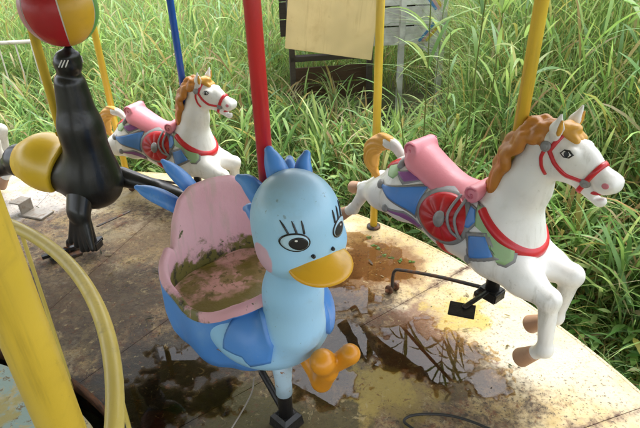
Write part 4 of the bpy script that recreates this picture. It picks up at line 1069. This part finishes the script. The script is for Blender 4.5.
box('sill', (.84, .09, .05), (.43, -.02, .74), M_DWOOD, hut, .004)
rf = box('roof', (HL + .3, 1.3, .04), (HL / 2, .45, 2.62), M_DWOOD, hut, .004, (R(-6), 0, 0))
for i, (c_, dx) in enumerate([((.10, .28, .62), 0), ((.68, .40, .45), .035), ((.70, .50, .06), .075)]):
    for (xa, za, xb, zb) in ((1.10, 1.62, 1.50, 1.14), (1.50, 1.02, 1.34, .84)):
        L_ = math.hypot(xb - xa, zb - za); box('painted_stripe', (L_, .003, .028), ((xa + xb) / 2 + dx, -.0165, (za + zb) / 2), paint('stripe_%d' % i, c_, .6, .3), hut, 0, (0, -math.atan2(zb - za, xb - xa), 0))
# the buff board
c0 = Vector((0, 0, CAM_H)) + ray(292.5, 48.5) * 5.05; c1 = Vector((0, 0, CAM_H)) + ray(379, 60.5) * 4.92
bv = c1 - c0; by = math.atan2(bv.y, bv.x); Wd = bv.length
bd = box('buff_board', (Wd, .018, 1.25), (c0 + c1) / 2 + Vector((0, .02, .625)), M_BOARD, None, .003, (R(-3), math.atan2(-bv.z, math.hypot(bv.x, bv.y)), by))
tag(bd, 'large plain buff yellow board fixed to the hut front', 'board')

# ---- low white tubular fence, paint rusting
M_FENCE = paint('fence_white', (.62, .57, .50), .5, .6, (.28, .16, .09), .10, (.30, .14, .06), gs=12)
fb = onz(55, 123, GZ); fence = thing('tube_fence', fb, 0, 'low white tubular fence with rusty top rail', 'fence')
fz = .90; dirf = Vector((-1, -.10, 0)).normalized()
def fp(s, z): return tuple(dirf * s + Vector((0, 0, z)))
link('rail', tube_mesh([fp(0, fz), fp(2.6, fz)], .021, n=12), M_FENCE, fence); link('rail', tube_mesh([fp(0, .10), fp(2.6, .10)], .016, n=12), M_FENCE, fence)
for s_ in (0, 2.6): link('post', tube_mesh([fp(s_, -.02), fp(s_, fz)], .021, n=12), M_FENCE, fence)
for k in range(1, 15): link('bar', tube_mesh([fp(.173 * k, .10), fp(.173 * k, fz - .01)], .0085, n=6), M_FENCE, fence)

# ================================================================== SMALL THINGS ON THE DECK
M_RUBBER = paint('black_rubber', (.012, .011, .010), .45, .3, (.06, .05, .04))
cp = [onz(px, py, .012) for px, py in [(430, 440), (412, 428), (404, 421), (412, 415.5), (432, 414), (452, 416), (470, 421), (485, 427), (505, 436), (520, 450)]]
tag(link('cable', tube_mesh(catmull([tuple(c) for c in cp], 60), .0055, n=8), M_RUBBER, None), 'loop of black cable lying on the deck', 'cable')
M_GALV = metal_rust('pale_steel', (.32, .29, .25), (.20, .13, .08), .55, .5, .75)
g = onz(34, 214); br_ = thing('steel_bracket', g, R(-20), 'pale folded steel bracket on the deck beneath the seal saddle', 'bracket')
box('base', (.20, .11, .012), (.02, 0, .008), M_GALV, br_, .002); box('web', (.012, .10, .075), (-.05, 0, .05), M_GALV, br_, .002); box('flange', (.085, .10, .010), (-.085, 0, .088), M_GALV, br_, .002)
g = onz(66, 256); br2 = thing('base_clamp', g, R(35), 'dark steel clamp plates on the deck below the seal flipper', 'bracket')
box('base', (.17, .10, .014), (0, 0, .009), M_STEEL, br2, .002); box('bar', (.34, .028, .02), (.05, .01, .034), M_DARKSTEEL, br2, .002); box('web', (.014, .09, .05), (-.06, 0, .04), M_STEEL, br2, .002)
rb = [onz(98, 226, .06), onz(129, 211.5, .06)]
tag(link('flat_bar', tube_mesh([tuple(q) for q in rb], .010, n=8, flat=(.5, 1)), M_STEEL, None), 'flat steel bar reaching out beside the seal flipper', 'bar')
wl = [onz(px, py, .02 + .03 * k) for k, (px, py) in enumerate([(232, 428), (244, 408), (252, 392), (254, 378)])]
tag(link('thin_wire', tube_mesh([tuple(q) for q in catmull([tuple(q) for q in wl], 20)], .003, n=6), M_GALV, None), 'thin grey wire hanging under the duck', 'wire')
def sprout(px, py, seed):
    r_ = random.Random(seed); o = thing('sprout', onz(px, py), r_.uniform(0, 6), 'tiny green seedling rooted in silt on the deck by the yellow rim post', 'seedling', 'seedlings on the deck')
    for k in range(4):
        V, C_ = blades(np.array([(0, 0, 0.)]), np.array([k * 1.57 + r_.random()]), np.array([r_.uniform(.1, .6)]), np.array([r_.uniform(.014, .028)]), np.array([.014]), np.array([.9]), np.array([(.09, .19, .04)]), 5, .1, (.4, 1, 1, .7, .1))
        link('leaf', blade_mesh([(V, C_)]), M_LEAF, o)
for i, (px, py) in enumerate([(369, 238), (374, 246), (379, 249), (384, 256), (392, 258), (400, 261), (412, 262)]): sprout(px, py, i)
# grit, flakes and leaf scraps blown over the deck
n = 1500; a = np.radians(rng.uniform(8, 100, n)); r = rng.uniform(1.6, 3.36, n); keep = vnoise(r * np.cos(a) * 3 + 40, r * np.sin(a) * 3 + 40, 21) > rng.uniform(.15, .75, n)
a, r = a[keep], r[keep]; n = len(a); base = np.c_[CX + r * np.cos(a), CY + r * np.sin(a), rng.uniform(.0035, .006, n)]
big = rng.random(n) < .10
fc = np.array([(.06, .035, .02), (.12, .07, .03), (.03, .022, .016), (.25, .18, .09), (.16, .06, .02)])[rng.integers(0, 5, n)]
fl_ = blades(base, rng.uniform(0, 6.28, n), rng.uniform(.0, .25, n), np.where(big, rng.uniform(.02, .045, n), rng.uniform(.004, .012, n)), np.where(big, rng.uniform(.006, .012, n), rng.uniform(.003, .008, n)), rng.uniform(-.2, .3, n), fc, 4, .15, (.5, 1, .8, .2))
tag(link('deck_litter', blade_mesh([fl_]), M_LEAF, None), 'scattered rust flakes and leaf scraps on the worn deck', 'litter', kind='stuff')
